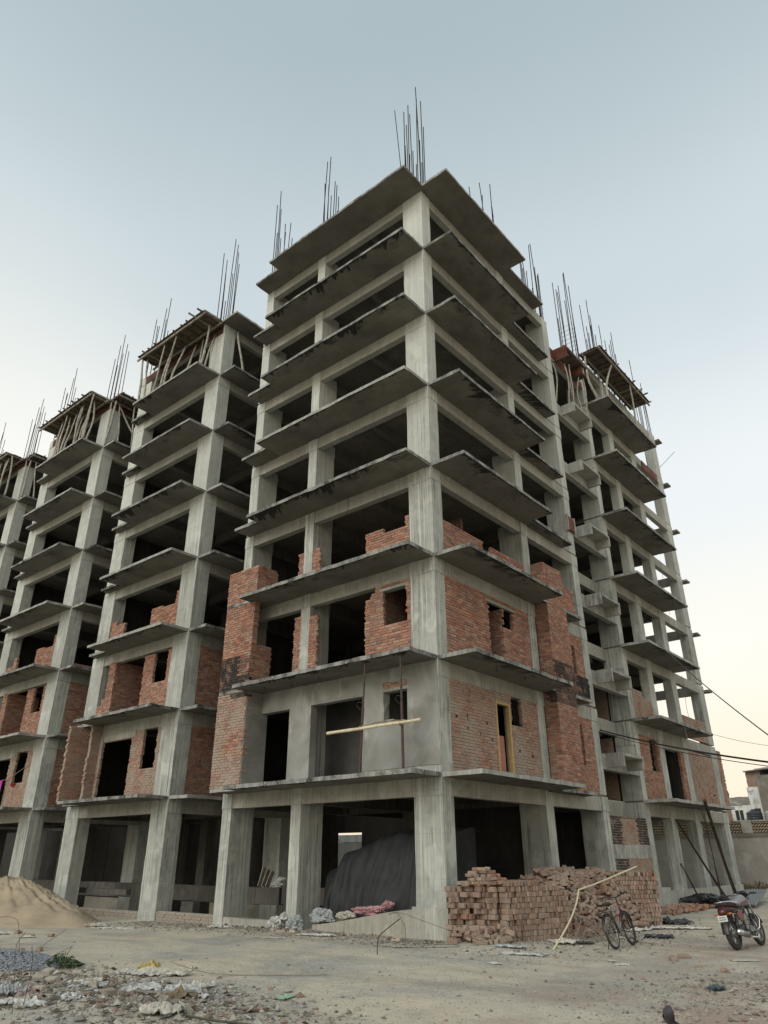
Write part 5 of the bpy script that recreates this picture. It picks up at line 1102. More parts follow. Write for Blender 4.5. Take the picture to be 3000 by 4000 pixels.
bag('plastic_bag', (-4.85, -.28, -.10), (.28, .22, .20), CLEARP, 'bulging clear plastic bag against the foot of the slim middle pillar', 7, cat='bag'); bag('plastic_bag', (-4.25, .10, .08), (.40, .22, .20), CLEARP, 'crumpled clear plastic sheeting heaped beside the plinth wall top', 8); bag('plastic_bag', (-3.55, .30, .10), (.28, .18, .13), MUDB, 'muddy grey plastic sheeting between clear bags and pink sack', 9)
bag('white_sack', (-5.85, -.12, -.15), (.28, .15, .18), WHITEB, 'white plastic sack slumped left of the middle pillar', 11, amp=.8, cat='sack'); bag('white_sack', (-5.62, .0, .02), (.16, .12, .11), WHITEB, 'small white bundle on top of the slumped white sack', 12, amp=.7, cat='sack')
# sand
def sand():
    mb = MB(); n, k = 60, 150; vs = []; cx, cy = -17.6, -2.6
    for i in range(n+1):
        rr = i/n
        for j in range(k):
            a = 2*math.pi*j/k; f = 1+.10*nz((math.cos(a)*2, math.sin(a)*2, 1)); x = cx+6.7*f*rr*math.cos(a); y = cy+1.65*f*rr*math.sin(a)
            h = min(1.33, 1.80*(1-rr)); h = h-.06*smooth(.9, 1.33, h)
            g = abs(nz((a*4.2, rr*.9, 3)))*.22*math.sin(math.pi*min(1, rr*1.15)); h += -g+.13*nz((x*1.1, y*1.1, 5))*(rr < .93)+(.075*nz((x*3, y*3, 5))+.05*nz((x*7, y*7, 2))+.03*nz((x*15, y*15, 2)))*min(1, (1-rr)*2.5)
            vs.append((x, y, gz(x, y)-.03+max(0, h)))
    mb.add(vs, [(i*k+j, (i+1)*k+j, (i+1)*k+(j+1) % k, i*k+(j+1) % k) for i in range(n) for j in range(k)])
    m, t, b = mat('sand', .95); s = NT(t); p = s.pos(); n1 = s.noise(p, 1.2, 5); n2 = s.noise(p, 30, 4, .7)
    c = s.mix(s.ramp(n1, .35, .65), (.40, .325, .23), (.31, .25, .175)); c = s.mix(s.math('MULTIPLY', s.ramp(n2, .5, .8), .3), c, (.24, .18, .11)); s.l(c, b.inputs['Base Color']); s.bump(s.math('ADD', n2, s.math('MULTIPLY', s.noise(p, 5, 4), 2)), b, .5, .03)
    tag(mb.build('sand_heap', m, smooth=True), 'large heap of tan sand at the left edge in front of the third tower', 'sand heap')
sand()
# gravel and rubble: stones nobody could count
def attr_mat(name, rough=.95):
    m, t, b = mat(name, rough); s = NT(t); a = s.n('ShaderNodeAttribute'); a.attribute_name = 'bc'; n = s.noise(s.pos(), 40, 3)
    s.l(s.mix(s.math('MULTIPLY', s.ramp(n, .4, .7), .4), a.outputs['Color'], (.10, .09, .08)), b.inputs['Base Color']); return m
STONE = attr_mat('stone_bits')
OCT = ((0, 1, 4), (1, 2, 4), (2, 3, 4), (3, 0, 4), (1, 0, 5), (2, 1, 5), (3, 2, 5), (0, 3, 5))
def stone(mb, x, y, z, r, c, rr):
    a = rr.uniform(0, 6.28); e = rr.uniform(.6, 1.2); f = rr.uniform(.45, .8); ca, sa = math.cos(a)*r, math.sin(a)*r
    mb.add([(x+ca, y+sa, z), (x-sa*e, y+ca*e, z+r*rr.uniform(-.2, .2)), (x-ca, y-sa, z), (x+sa*e, y-ca*e, z+r*rr.uniform(-.2, .2)), (x+r*rr.uniform(-.3, .3), y, z+r*f), (x, y, z-r*.5)], OCT, 0, c)
gr_ = random.Random(21); mb = MB()
for k in range(5200):
    a = gr_.uniform(0, 6.28); q = math.sqrt(gr_.random()); x = -4.5+1.75*q*math.cos(a)-.5*q*math.sin(a); y = -8.35+.85*q*math.sin(a)+.3*q*math.cos(a)
    v = gr_.uniform(.6, 1.3); stone(mb, x, y, gz(x, y)+.15*(1-q*q)+gr_.uniform(-.01, .02), gr_.uniform(.018, .042), (.25*v, .265*v, .29*v, 0), gr_)
tag(mb.build('gravel_heap', STONE), 'low spread of blue grey gravel at the left edge by the green weed', 'gravel', kind='stuff')
mb = MB()
PAL = [(.30, .27, .215), (.21, .20, .18), (.34, .31, .25), (.14, .13, .115), (.27, .19, .145), (.36, .34, .29)]
for k in range(52000):
    u = gr_.random()
    if u < .16: x, y = gr_.gauss(.6, 2.0), gr_.gauss(-9.2, .75)        # rubbish bank
    elif u < .34: x = gr_.uniform(-12, .3); y = -.25-abs(gr_.gauss(0, .75))   # along the foot of the towers
    elif u < .42: x, y = gr_.gauss(2.4, 1.2), gr_.gauss(2.2, 2.6)
    elif u < .50: x, y = gr_.gauss(8.0, 1.1), gr_.gauss(-3.6, 1.5)
    else:
        d = 7+15*gr_.random()**1.3; an = YAW+gr_.uniform(-.52, .52); x = CAM.x-math.sin(an)*d; y = CAM.y+math.cos(an)*d
    if y > -.15 and x < .3: continue
    s_ = gr_.uniform(.007, .017) if gr_.random() < .86 else gr_.uniform(.017, .045)
    if u < .16 and gr_.random() < .30: s_ *= 1.9
    if u >= .50 and gr_.random() < .97: s_ = gr_.uniform(.004, .010)
    c = gr_.choice(PAL); v = gr_.uniform(.7, 1.2); stone(mb, x, y, gz(x, y)+s_*.15, s_, (c[0]*v, c[1]*v, c[2]*v, 0), gr_)
tag(mb.build('rubble', STONE), 'small stones and crumbs of brick strewn over the bare ground', 'rubble', kind='stuff')
mb = MB()      # flakes of plastic and paper in the rubbish
for k in range(1500):
    u = gr_.random()
    if u < .7: x, y = gr_.gauss(.6, 1.9), gr_.gauss(-9.15, .75)
    elif u < .85: x, y = gr_.uniform(-9, .2), -.35-abs(gr_.gauss(0, .5))
    else: x, y = gr_.gauss(2.8, .8), gr_.gauss(3.5, 2.2)
    if y > -.2 and x < .4: continue
    s_ = gr_.uniform(.012, .05)*(1.4 if gr_.random() < .15 else 1); c = gr_.choice(((.42, .41, .37, 0), (.32, .30, .26, 0), (.22, .19, .15, 0), (.10, .085, .065, 0), (.48, .48, .46, 0), (.17, .13, .09, 0), (.13, .11, .09, 0))); z = gz(x, y)
    M = Matrix.Translation((x, y, z+.01+s_*.3)) @ Matrix.Rotation(gr_.uniform(0, 6.28), 4, 'Z') @ Matrix.Rotation(gr_.gauss(0, .5), 4, 'X'); w = gr_.uniform(.4, 1)
    mb.add([M @ Vector(p) for p in ((-s_, -s_*w, 0), (s_*.2, -s_*w*1.2, s_*.35), (s_, -s_*.3, 0), (s_*.7, s_*w, s_*.3), (-s_*.6, s_*w*.8, 0))], [(0, 1, 4), (1, 2, 3), (1, 3, 4)], 0, c)
tag(mb.build('litter', STONE), 'flakes of plastic, paper and dead leaves trodden into the ground', 'litter', kind='stuff')
# single broken bricks
def lone(x, y, label, scl=1.0, rz=None, grey=False, seed=0, zo=0, cut=1.0):
    r = random.Random(seed+900); m1 = MB(); worn(m1, Matrix.Identity(4), (.40, .36, .29) if grey else r.choice(PILEC), seed); o = m1.build('broken_brick', BRICKP if not grey else STONE)
    o.matrix_world = Matrix.Translation((x, y, gz(x, y)+.035*scl+zo)) @ Matrix.Rotation(r.uniform(0, 6.28) if rz is None else rz, 4, 'Z') @ Matrix.Rotation(R(90)+r.uniform(-.35, .35), 4, 'X') @ Matrix.Rotation(r.uniform(-.2, .2), 4, 'Y') @ Matrix.Diagonal((scl*cut, scl, scl, 1))
    return tag(o, label, 'brick', 'broken bricks scattered on the ground')
for i, (x, y, lab, sc_b, g_, cut) in enumerate((
    (5.42, -.36, 'left of two red bricks lying together on the track below the motorcycle', 1, False, 1), (5.46, .12, 'right of two red bricks lying together on the track below the motorcycle', 1, False, 1), (6.08, -.93, 'small brick chip between the two paired bricks and the reddish bank', .5, False, 1), (6.62, -1.27, 'half brick on the reddish ground right of the paired bricks', .8, False, .6),
    (-5.80, -7.36, 'long brick beside the gravel heap at the left edge', 1, False, 1), (-5.55, -7.05, 'second brick, end to end with the long one behind the gravel', 1, False, .7), (-9.4, -5.3, 'half brick on the grey track before the sand heap toe, left one', .8, False, .6), (-9.0, -5.0, 'half brick on the grey track before the sand heap toe, right one', .9, False, .8), (-10.8, -5.0, 'brick lying on the sand apron at the left edge', 1, False, .8),
    (-4.95, -.96, 'upright half brick before the middle pillar', 1, True, .6), (-4.5, -1.15, 'flat brick beside the upright half brick', 1, True, 1), (-4.12, -1.05, 'tilted pale brick under the clear plastic bag', 1, True, 1), (-.85, -.85, 'two-brick stub by the corner pillar base, lower brick', 1, True, 1), (-.83, -.84, 'two-brick stub by the corner pillar base, upper brick', 1, True, 1),
    (-.95, -9.15, 'pale tilted brick at the centre of the rubbish bank', 1, True, .8), (-1.3, -9.2, 'pale broken brick by the dark stick in the rubbish', 1, True, .7), (-1.75, -8.9, 'pale block half sunk left of the green weed stalk', 1.1, True, .8), (.25, -9.15, 'grey half block beside crumpled white plastic in the rubbish', 1, True, .6), (.62, -9.45, 'pinkish broken brick in the rubbish near the bottom', .9, False, .7), (.98, -9.35, 'brown brick chunk right of the pinkish broken brick', .9, False, .8), (-.15, -9.75, 'pale chunk at the lower left of the rubbish', 1, True, .7),
    (1.35, -8.75, 'brown stone like brick beside the torn cardboard', .9, True, .6), (-2.3, -8.5, 'whitish block on the edge of the gravel', 1, True, .8))):
    lone(x, y, lab, sc_b, None, g_, i, .075 if 'upper' in lab else 0, cut)
for i, (nm, x, y, sx, sy, m, lab, h) in enumerate((
    ('plastic_sheet', -10.3, -2.5, .62, .16, WHITEB, 'long white plastic strip at the toe of the sand heap', .10), ('plastic_sheet', -11.2, -2.45, .38, .22, MUDB, 'grey muddy sack at the toe of the sand heap', .22), ('plastic_sheet', -11.1, -5.2, .32, .2, WHITEB, 'white plastic scrap on the sand apron at the left edge', .10), ('plastic_sheet', -9.3, -5.45, .18, .12, PAPER, 'small white scrap on the track in front of the sand heap', .07),
    ('plastic_sheet', -7.2, -1.0, .30, .16, WHITEB, 'white crumpled plastic among rubble before the end pillar', .14), ('plastic_strip', -3.75, -2.4, .52, .045, WHITEB, 'thin white strip lying flat on the track in front of the middle pillar', .03), ('plastic_sheet', -3.15, -1.15, .46, .10, WHITEB, 'torn white plastic at the low end of the plinth wall', .12),
    ('plastic_sheet', 1.95, -.42, .34, .16, CLEARP, 'pale plastic wrap by the foot of the near brick stack', .13), ('plastic_sheet', 2.75, -1.25, .48, .18, WHITEB, 'flattened white bag on the track before the near brick stack', .06), ('paper_plate', 3.0, -2.75, .13, .10, PAPER, 'round white paper plate on the track below the near stack', .02), ('plastic_sheet', 2.5, 1.05, .20, .18, PAPER, 'whitish cement lump beside the near stack long face', .25), ('plastic_sheet', 2.3, 1.5, .40, .16, MUDB, 'grey sheet at the foot of the collapsed heap', .1),
    ('plastic_sheet', 1.45, -8.45, .50, .26, WHITEB, 'biggest heap of torn white plastic in the rubbish bank', .30), ('plastic_sheet', 1.05, -7.95, .36, .18, PAPER, 'white plastic with green print beside the biggest torn heap', .20), ('plastic_sheet', .88, -8.75, .26, .2, WHITEB, 'crumpled white wrapper left of the torn cardboard', .20), ('plastic_sheet', -.55, -8.8, .26, .15, PAPER, 'pale paper in the upper middle of the rubbish', .10), ('plastic_sheet', .1, -9.1, .22, .2, WHITEB, 'shiny white plastic beside the grey half block', .14), ('plastic_sheet', .98, -9.85, .26, .15, WHITEB, 'bright white bag in the lower middle of the rubbish', .16),
    ('plastic_sheet', -.5, -7.45, .42, .16, MUDB, 'grey brown plastic draped over a stick in the rubbish', .24), ('plastic_sheet', -1.0, -7.75, .30, .07, WHITEB, 'white tube like scrap behind the yellow clump', .16), ('plastic_sheet', -.45, -10.05, .36, .2, CLEARP, 'clear bag at the left end of the rubbish', .25), ('plastic_sheet', .55, -10.35, .36, .14, WHITEB, 'dirty white foam strip at the bottom left corner', .18), ('plastic_sheet', -.2, -9.95, .2, .16, PINKS, 'rust red rag in the lower left rubbish', .16),
    ('cardboard', 1.75, -8.75, .26, .16, simple('cardboard', (.22, .17, .11), .9, .3), 'torn brown cardboard curling up below the white heap', .24), ('slab_scrap', 2.6, -9.62, .26, .16, MUDB, 'grey rounded sheet at the bottom edge of the rubbish', .22), ('wrapper', -1.05, -7.35, .17, .15, YELP, 'mustard yellow mouldy clump in the rubbish', .34), ('wrapper', 2.7, -7.65, .18, .10, GREENP, 'faded green wrapper alone on the pale track', .05), ('wrapper', 7.27, -3.75, .12, .10, simple('teal_scrap', (.06, .10, .11), .7, .3), 'dark teal scrap on the reddish bank at the lower right', .12),
    ('wrapper', 3.1, -8.55, .17, .09, simple('brown_leaf', (.16, .09, .06), .9, .3), 'flat brown leaf like scrap near the bottom of the track', .03), ('paper_plate', 4.55, -1.1, .09, .08, PAPER, 'small white scrap left of the round paper plate', .02), ('paper_plate', 4.9, -1.5, .16, .11, PAPER, 'round paper plate on the track under the bicycle', .03), ('paper_plate', 5.36, 2.7, .13, .10, WHITEB, 'white foam scrap left of the motorcycle rear wheel', .02), ('plastic_sheet', 6.45, .5, .26, .10, MUDB, 'pale flat scrap below the motorcycle', .03),
    ('plastic_sheet', 3.58, 3.7, .34, .22, BLACKB, 'black crumpled plastic on the track right of the bicycle', .16), ('plastic_sheet', 2.45, 7.75, .48, .30, BLACKB, 'black bag beside the right end of the far brick stack', .34), ('plastic_sheet', 2.55, 4.95, .32, .2, PAPER, 'pale paper rubbish behind the bicycle', .14), ('plastic_sheet', 2.85, 5.75, .36, .2, WHITEB, 'white paper rubbish at the foot of the far brick stack', .14), ('plastic_sheet', 3.45, 6.15, .55, .18, PAPER, 'grey white paper litter between far stack and motorcycle', .1), ('plastic_sheet', 1.3, 9.0, .3, .2, WHITEB, 'small white sack by the plinth of the rear tower', .3), ('plastic_sheet', 2.75, 1.2, .3, .15, BLACKB, 'dark sheet by the pole foot at the collapsed heap', .1))):
    scrap(nm, x, y, sx, sy, m, lab, i+1, h, rot=rnd.uniform(0, 6.28) if sx < 2.5*sy else rnd.uniform(.3, 1.0))
# weed, twigs, wires
LEAF = simple('weed_leaf', (.06, .095, .04), .6, .5, 20)
t_ = thing('weed', 'small green leafy weed growing at the edge of the gravel', 'plant', (-2.85, -7.95, gz(-2.85, -7.95)))
mb = MB(); r2 = random.Random(4); ms = MB()
for k in range(170):
    a = r2.uniform(0, 6.28); q = r2.random()**.6*.36; x = -2.85+q*math.cos(a)*1.25; y = -7.95+q*math.sin(a)*.8; z = gz(x, y)+.02+.22*(1-q/.42)*r2.uniform(.5, 1.1); s_ = r2.uniform(.03, .06)
    M = Matrix.Translation((x, y, z)) @ Matrix.Rotation(r2.uniform(0, 6.28), 4, 'Z') @ Matrix.Rotation(r2.uniform(-.8, .8), 4, 'X'); mb.add([M @ Vector(p) for p in ((-s_*.2, 0, 0), (s_*.5, -s_*.55, .008), (s_*1.3, -s_*.4, 0), (s_*1.7, 0, -.01), (s_*1.3, s_*.4, 0), (s_*.5, s_*.55, .008))], [tuple(range(6))])
    if k % 5 == 0: ms.tube([(-2.85, -7.95, gz(-2.85, -7.95)-.02), (x, y, z)], .006, 4)
mb.build('leaves', LEAF, t_); ms.build('stem', LEAF, t_)
TWIG = simple('dry_twig', (.11, .08, .06), .9, .35, 15)
def wire(name, pts, r, label, m=None, cat='stick'):
    mb = MB(); P = [Vector(p) for p in pts]; out = []
    for i in range(len(P)-1):
        for q in range(5):
            t = q/5; a0, a1, a2, a3 = P[max(i-1, 0)], P[i], P[i+1], P[min(i+2, len(P)-1)]
            out.append(.5*(2*a1+(a2-a0)*t+(2*a0-5*a1+4*a2-a3)*t*t+(3*a1-a0-3*a2+a3)*t**3))
    out.append(P[-1]); mb.tube(out, r, 5); return tag(mb.build(name, m or TWIG, smooth=True), label, cat)
def g3(x, y, h=.012): return (x, y, gz(x, y)+h)
wire('bent_rod', [g3(.69, -3.35), (.72, -3.35, .08), (.80, -3.2, .22), (.95, -2.95, .40)], .009, 'short dark rod sticking up out of the track before the corner pillar', REBAR, 'rod')
wire('bent_rod', [g3(.12, -1.75), (.13, -1.75, .1), (.05, -1.78, .28), (-.05, -1.8, .40), (-.3, -1.8, .38)], .005, 'hooked iron rod arching up in front of the corner pillar base', REBAR, 'rod')
wire('bent_rod', [(-.3, -1.8, .36), (0, -1.8, .42), (.5, -1.4, .22), (1.1, -.8, -.05), g3(1.7, -.5)], .004, 'long thin iron wire looping down to the foot of the near stack', REBAR, 'wire')
wire('bent_rod', [g3(-.5, -2.1, .03), g3(.5, -2.2, .05), g3(1.3, -1.6, .06), g3(.9, -1.0, .04), g3(-.1, -1.2, .03)], .005, 'coil of thin wire lying on the ground before the corner pillar', REBAR, 'wire')
wire('bent_rod', [g3(-5.05, -7.7), (-5.4, -7.62, .12), (-5.75, -7.6, .38), (-6.3, -7.9, .38), (-6.8, -8.2, .30)], .004, 'bent iron rod rising at the left edge over the gravel', REBAR, 'rod')
wire('stick', [g3(-5.3, -7.3), (-5.1, -7.0, .02), (-4.95, -6.85, .16)], .005, 'thin twig leaning over the pair of bricks behind the gravel')
wire('stick', [g3(-1.6, -9.15, .02), (-1.45, -8.95, .08), (-1.3, -8.7, .22)], .004, 'dark stick leaning right in the rubbish below the weed'); wire('stick', [g3(-1.4, -8.78), (-1.33, -8.75, .1), (-1.30, -8.7, .23)], .005, 'thin stick meeting the leaning one below the weed')
wire('stick', [g3(1.1, -10.7), (1.0, -10.72, .25), (.92, -10.72, .52), (.95, -10.65, .66)], .004, 'upright dead stalk at the bottom left corner')
wire('stick', [g3(.75, -10.4), (.6, -10.3, .2), (.5, -10.3, .45)], .005, 'thin dead stalk right of the upright one')
wire('hose', [g3(2.9, -9.5, .03), g3(3.4, -9.45, .05), g3(3.9, -9.2, .03), g3(4.6, -9.3, .02)], .013, 'dark hose end curling right at the bottom edge', simple('hose', (.07, .065, .05), .6, .3), 'hose'); wire('hose', [g3(1.2, -9.05, .05), g3(1.55, -8.9, .05), g3(1.9, -8.6, .10)], .022, 'grey pipe length lying in the rubbish', simple('grey_pipe', (.20, .19, .17), .6, .3), 'pipe')
wire('rope', [g3(-.4, -7.4, .2), g3(.2, -7.0, .05), g3(.9, -6.4, .02), g3(1.6, -5.7, .02)], .008, 'thin rope stretching from the rubbish over the track', simple('pale_rope', (.25, .22, .16), .9, .2), 'rope')
# brush of dead branches between heap and bicycle
t_ = thing('dead_branches', 'grey dead branches tangled in front of the collapsed brick heap, left of the bicycle', 'branches', (2.7, 2.2, gz(2.7, 2.2)))
r2 = random.Random(9)
for k in range(26):
    mb = MB(); x, y = 2.35+r2.uniform(-.3, .5), 2.2+r2.uniform(-.5, .6); a = r2.uniform(-.6, 2.4); L_ = r2.uniform(.5, 1.1); z = gz(x, y); pts = [(x, y, z+.02)]
    for q in range(4): pts.append((pts[-1][0]+math.cos(a)*L_*.25+r2.uniform(-.06, .06), pts[-1][1]+math.sin(a)*L_*.25+r2.uniform(-.06, .06), max(z, pts[-1][2]+r2.uniform(-.04, .17))))
    mb.tube(pts, [.011, .009, .007, .006, .004], 4); mb.build('branch', simple('grey_twig', (.24, .21, .17), .9, .3, 12) if k == 0 else bpy.data.materials['grey_twig'], t_)
# long bent bamboo against the heap
t_ = wire('bamboo_pole', [(2.79, -.09, gz(2.8, -.1)), (2.78, .35, -.03), (2.74, .9, .24), (2.62, 1.5, .52), (2.46, 2.02, .77), (2.435, 2.1, .80), (2.43, 2.2, .81), (2.39, 3.2, .91), (2.39, 4.5, 1.08), (2.39, 5.9, 1.27)], .022, 'long pale bamboo pole, snapped in the middle, leaning on the collapsed brick heap', BAMB, 'pole')
# rebar bundles leaning on the rear tower
def bundle(a, b, n, rad, label, seed, sag=.0):
    t = thing('rebar_bundle', label, 'rebar', a, group='rebar bundles leaning on the rear right tower'); r = random.Random(seed)
    for k in range(n):
        mb = MB(); o1 = Vector((r.uniform(-1, 1), r.uniform(-1, 1), 0))*rad; o2 = Vector((r.uniform(-1, 1), r.uniform(-1, 1), r.uniform(-2, 2)))*rad
        A_ = Vector(a)+o1; B_ = Vector(b)+o2; mb.tube([A_, A_.lerp(B_, .5)+Vector((0, 0, -sag)), B_], .013, 5); mb.build('bar', REBAR, t)
bundle((1.95, 16.1, gz(1.9, 16.1)), (1.275, 16.40, 3.6), 14, .07, 'thick bundle of dark steel bars leaning on the rear right tower first balcony', 1, .05)
bundle((1.5, 15.6, gz(1.5, 15.6)), (1.27, 16.15, 3.0), 3, .06, 'three loose steel bars left of the thick bundle', 2, .03)
bundle((.75, 18.9, -.2), (.05, 16.25, 2.85), 6, .04, 'slanting steel bars leaning left against the second pillar of the rear tower', 3, .04)
bundle((.30, 17.0, -.2), (.035, 16.05, 1.3), 3, .03, 'short slanting steel bars against the low plinth of the rear tower', 4)
bag('black_heap', (1.0, 15.6, -.05), (1.0, .75, .28), BLACKB, 'low heap of black cables and sheeting at the foot of the rear tower', 21, cat='heap', n=16, amp=.6)
# rubble of broken bricks by the plinth
mb = MB(); r2 = random.Random(12)
for k in range(170):
    t = r2.random(); x = .45+.9*r2.random()+.5*t*0; y = 11.0+4.4*t; o = Vector((x, y, gz(x, y)+.04+.16*r2.random()*math.sin(math.pi*min(1, t*1.05)))); M = Matrix.Translation(o) @ Matrix.Rotation(r2.uniform(0, 6.28), 4, 'Z') @ Matrix.Rotation(r2.uniform(-1, 1), 4, 'X') @ Matrix.Diagonal((r2.uniform(.5, 1), 1, 1, 1)); c = r2.choice(BRPAL); worn(mb, M, (c[0]*.95, c[1]*1.15, c[2]*1.25), k)
tag(mb.build('brick_rubble', BRICKP), 'spill of broken red bricks along the plinth of the rear tower', 'rubble', kind='stuff')
t_ = thing('metal_sheet', 'grey corrugated metal sheet lying propped on the bank behind the motorcycle', 'metal sheet', (1.9, 17.6, 0)); mb = MB(); vs = []
for i in range(49):
    u = i/48
    for j in range(2):
        x = 1.55+1.0*u+.9*j*.0; y = 15.2+.9*u+4.2*j; vs.append((x-.6*j, y, gz(x, y)+.10+.30*j+.03*math.sin(i*math.pi/2)+.05*math.sin(u*3)))
mb.add(vs, [(i*2, i*2+2, i*2+3, i*2+1) for i in range(48)]); mb.add([(a, b_, c-.006) for a, b_, c in vs], [(i*2, i*2+1, i*2+3, i*2+2) for i in range(48)]); mb.build('sheet', simple('galvanised', (.22, .235, .24), .55, .25, 3, .4), t_)
# things on the inner plinth beams of the nearest tower
for i, (x, lab) in enumerate(((-10.25, 'leftmost weathered board leaning in the dark ground storey'), (-10.05, 'second weathered board leaning in the dark ground storey'), (-9.85, 'third weathered board leaning in the dark ground storey, by the white bags'))):
    mb = MB(); M = Matrix.Translation((x, 3.05, .60)) @ Matrix.Rotation(R(-12-4*i), 4, 'X') @ Matrix.Rotation(R(8), 4, 'Y'); mb.box(-.02, .02, -.08, .08, 0, .62-.05*i, M=M); tag(mb.build('board', WOODG), lab, 'board', 'boards in the ground storey')
bag('cement_bag', (-9.25, 3.02, .68), (.28, .14, .10), WHITEB, 'pale bag lying on the inner beam, left of the middle pillar', 31, amp=.4); bag('cement_bag', (-9.1, 3.02, .83), (.22, .13, .09), WHITEB, 'second pale bag on top of the one on the inner beam', 32, amp=.4)
for i in range(4): mb = MB(); mb.rbox(-6.75+.03*i, -6.2+.02*i, 2.92, 3.12, .625+.075*i, .69+.075*i, .2, .006, s=i); tag(mb.build('timber_block', WOODG), ('lowest', 'second', 'third', 'topmost')[i]+' pale timber block piled beside the tarpaulin', 'timber', 'timber blocks beside the tarpaulin')

# ================================================================== BACKGROUND
def stucco(name, a, b_, patch, amt):
    m, t, b = mat(name, .92); s = NT(t); p = s.pos(); c = s.mix(s.ramp(s.noise(p, .8, 5), .35, .65), a, b_)
    c = s.mix(s.math('MULTIPLY', s.ramp(s.noise(p, 1.1, 6, .7, .6), .53, .60), amt), c, patch); st = s.noise(s.map(p, (3, 3, .25)), 1, 4); c = s.mix(s.math('MULTIPLY', s.ramp(st, .5, .7), .35), c, tuple(x*.5 for x in patch)); s.l(c, b.inputs['Base Color']); s.bump(s.noise(p, 9, 4), b, .3, .02); return m
HB = stucco('house_brown', (.20, .18, .15), (.14, .125, .105), (.26, .24, .21), .5)
WALLG = stucco('wall_grey', (.40, .375, .335), (.32, .295, .26), (.52, .51, .48), .5); CREAM = stucco('jali_cream', (.50, .42, .30), (.42, .35, .25), (.34, .28, .20), .4)
t_ = thing('boundary_wall', 'long grey boundary wall with cream lattice along its top, behind the rear right tower', 'wall', (-2, 29, -.2))
mb = MB(); mb.rbox(-16, 14, 29.0, 29.25, -.6, 2.44, 1.2, .02); mb.build('wall', WALLG, t_); mb = MB(); mb.rbox(-16, 14, 28.93, 29.3, 2.445, 2.64, .8, .01); mb.build('wall_band', stucco('wall_band', (.24, .21, .17), (.17, .15, .125), (.30, .28, .24), .4), t_)
posts = [-15.6, -12.4, -9.2, -6.3, -3.3, -.70, 2.6, 5.8, 9.0]
for x in posts: mb = MB(); mb.rbox(x-.26, x+.26, 28.98, 29.25, 2.645, 3.26, .3, .01, s=x); mb.build('wall_post', WALLG, t_)
for a, b in zip(posts[:-1], posts[1:]):
    mb = MB(); x0_, x1_ = a+.27, b-.27; n = int((x1_-x0_)/.15)
    for row in range(4):
        for i in range(n):
            x = x0_+(i+.5+(.5 if row % 2 else 0)-.25)*(x1_-x0_)/n; z = 2.72+row*.145; M = Matrix.Translation((x, 29.1, z)) @ Matrix.Rotation(R(38 if row % 2 else -38), 4, 'Y'); mb.box(-.072, .072, -.06, .06, -.028, .028, M=M)
    mb.build('lattice_panel', CREAM, t_); mb = MB(); mb.box(a+.27, b-.27, 29.19, 29.23, 2.645, 3.21); mb.build('lattice_back', HB, t_); mb = MB(); mb.rbox(a+.27, b-.27, 29.0, 29.2, 3.215, 3.26, .6, .008); mb.build('wall_coping', WALLG, t_)
t_ = thing('boundary_wall', 'pale plastered wall seen through the dark ground storey beside the tarpaulin', 'wall', (-20, 20, -.3)); mb = MB(); mb.rbox(-34, -13, 20, 20.25, -.6, 2.36, 1.2, .02); mb.build('wall', stucco('wall_pale', (.42, .41, .38), (.36, .35, .32), (.28, .27, .25), .4), t_); mb = MB(); mb.rbox(-34, -13, 19.96, 20.3, 2.365, 2.76, .8, .02); mb.build('wall_coping', stucco('wall_white', (.75, .76, .76), (.62, .63, .63), (.2, .2, .2), .4), t_)
# scrub at the foot of the wall
mb = MB(); r2 = random.Random(31)
for k in range(420):
    x = r2.uniform(-1.6, 4.5); y = r2.uniform(25.2, 28.6); h = r2.uniform(.25, .85)*(.5+.5*abs(nz((x, y, 0), .8))); z = gz(x, y); p0 = Vector((x, y, z)); c = r2.choice(((.22, .16, .09, 0), (.16, .12, .07, 0), (.28, .21, .11, 0), (.13, .12, .05, 0)))
    for q in range(4):
        d = Vector((r2.uniform(-.5, .5), r2.uniform(-.5, .5), h)); e_ = p0+d; w = Vector((r2.uniform(-.03, .03), r2.uniform(-.03, .03), 0)); mb.add([p0-w, p0+w, e_+w*.6, e_-w*.6], [(0, 1, 2, 3)], 0, c)
        for l in range(3): f_ = p0+d*r2.uniform(.3, 1); a = r2.uniform(0, 6.28); v = Vector((math.cos(a), math.sin(a), r2.uniform(-.3, .6)))*.09; u_ = Vector((-v.y, v.x, .02))*.45; mb.add([f_, f_+v*.5+u_, f_+v, f_+v*.5-u_], [(0, 1, 2, 3)], 0, c)
tag(mb.build('dry_scrub', STONE), 'dry brown scrub at the foot of the boundary wall', 'scrub', kind='stuff')
mb = MB(); n = 24; vs = []
for i in range(n+1):
    for j in range(n+1):
        x = -2+7*i/n; y = 15.5+13.2*j/n; h = .55*smooth(-.9, .9, x-.06*(y-16))*smooth(19, 25, y)+.10*nz((x, y, 1)); e_ = min(i, n-i, j, n-j); vs.append((x, y, gz(x, y)+(-.1 if e_ == 0 else h*.8-.06)))
mb.add(vs, [(i*(n+1)+j, (i+1)*(n+1)+j, (i+1)*(n+1)+j+1, i*(n+1)+j+1) for i in range(n) for j in range(n)]); tag(mb.build('earth_bank', bpy.data.materials['ground_soil'], smooth=True), kind='structure')
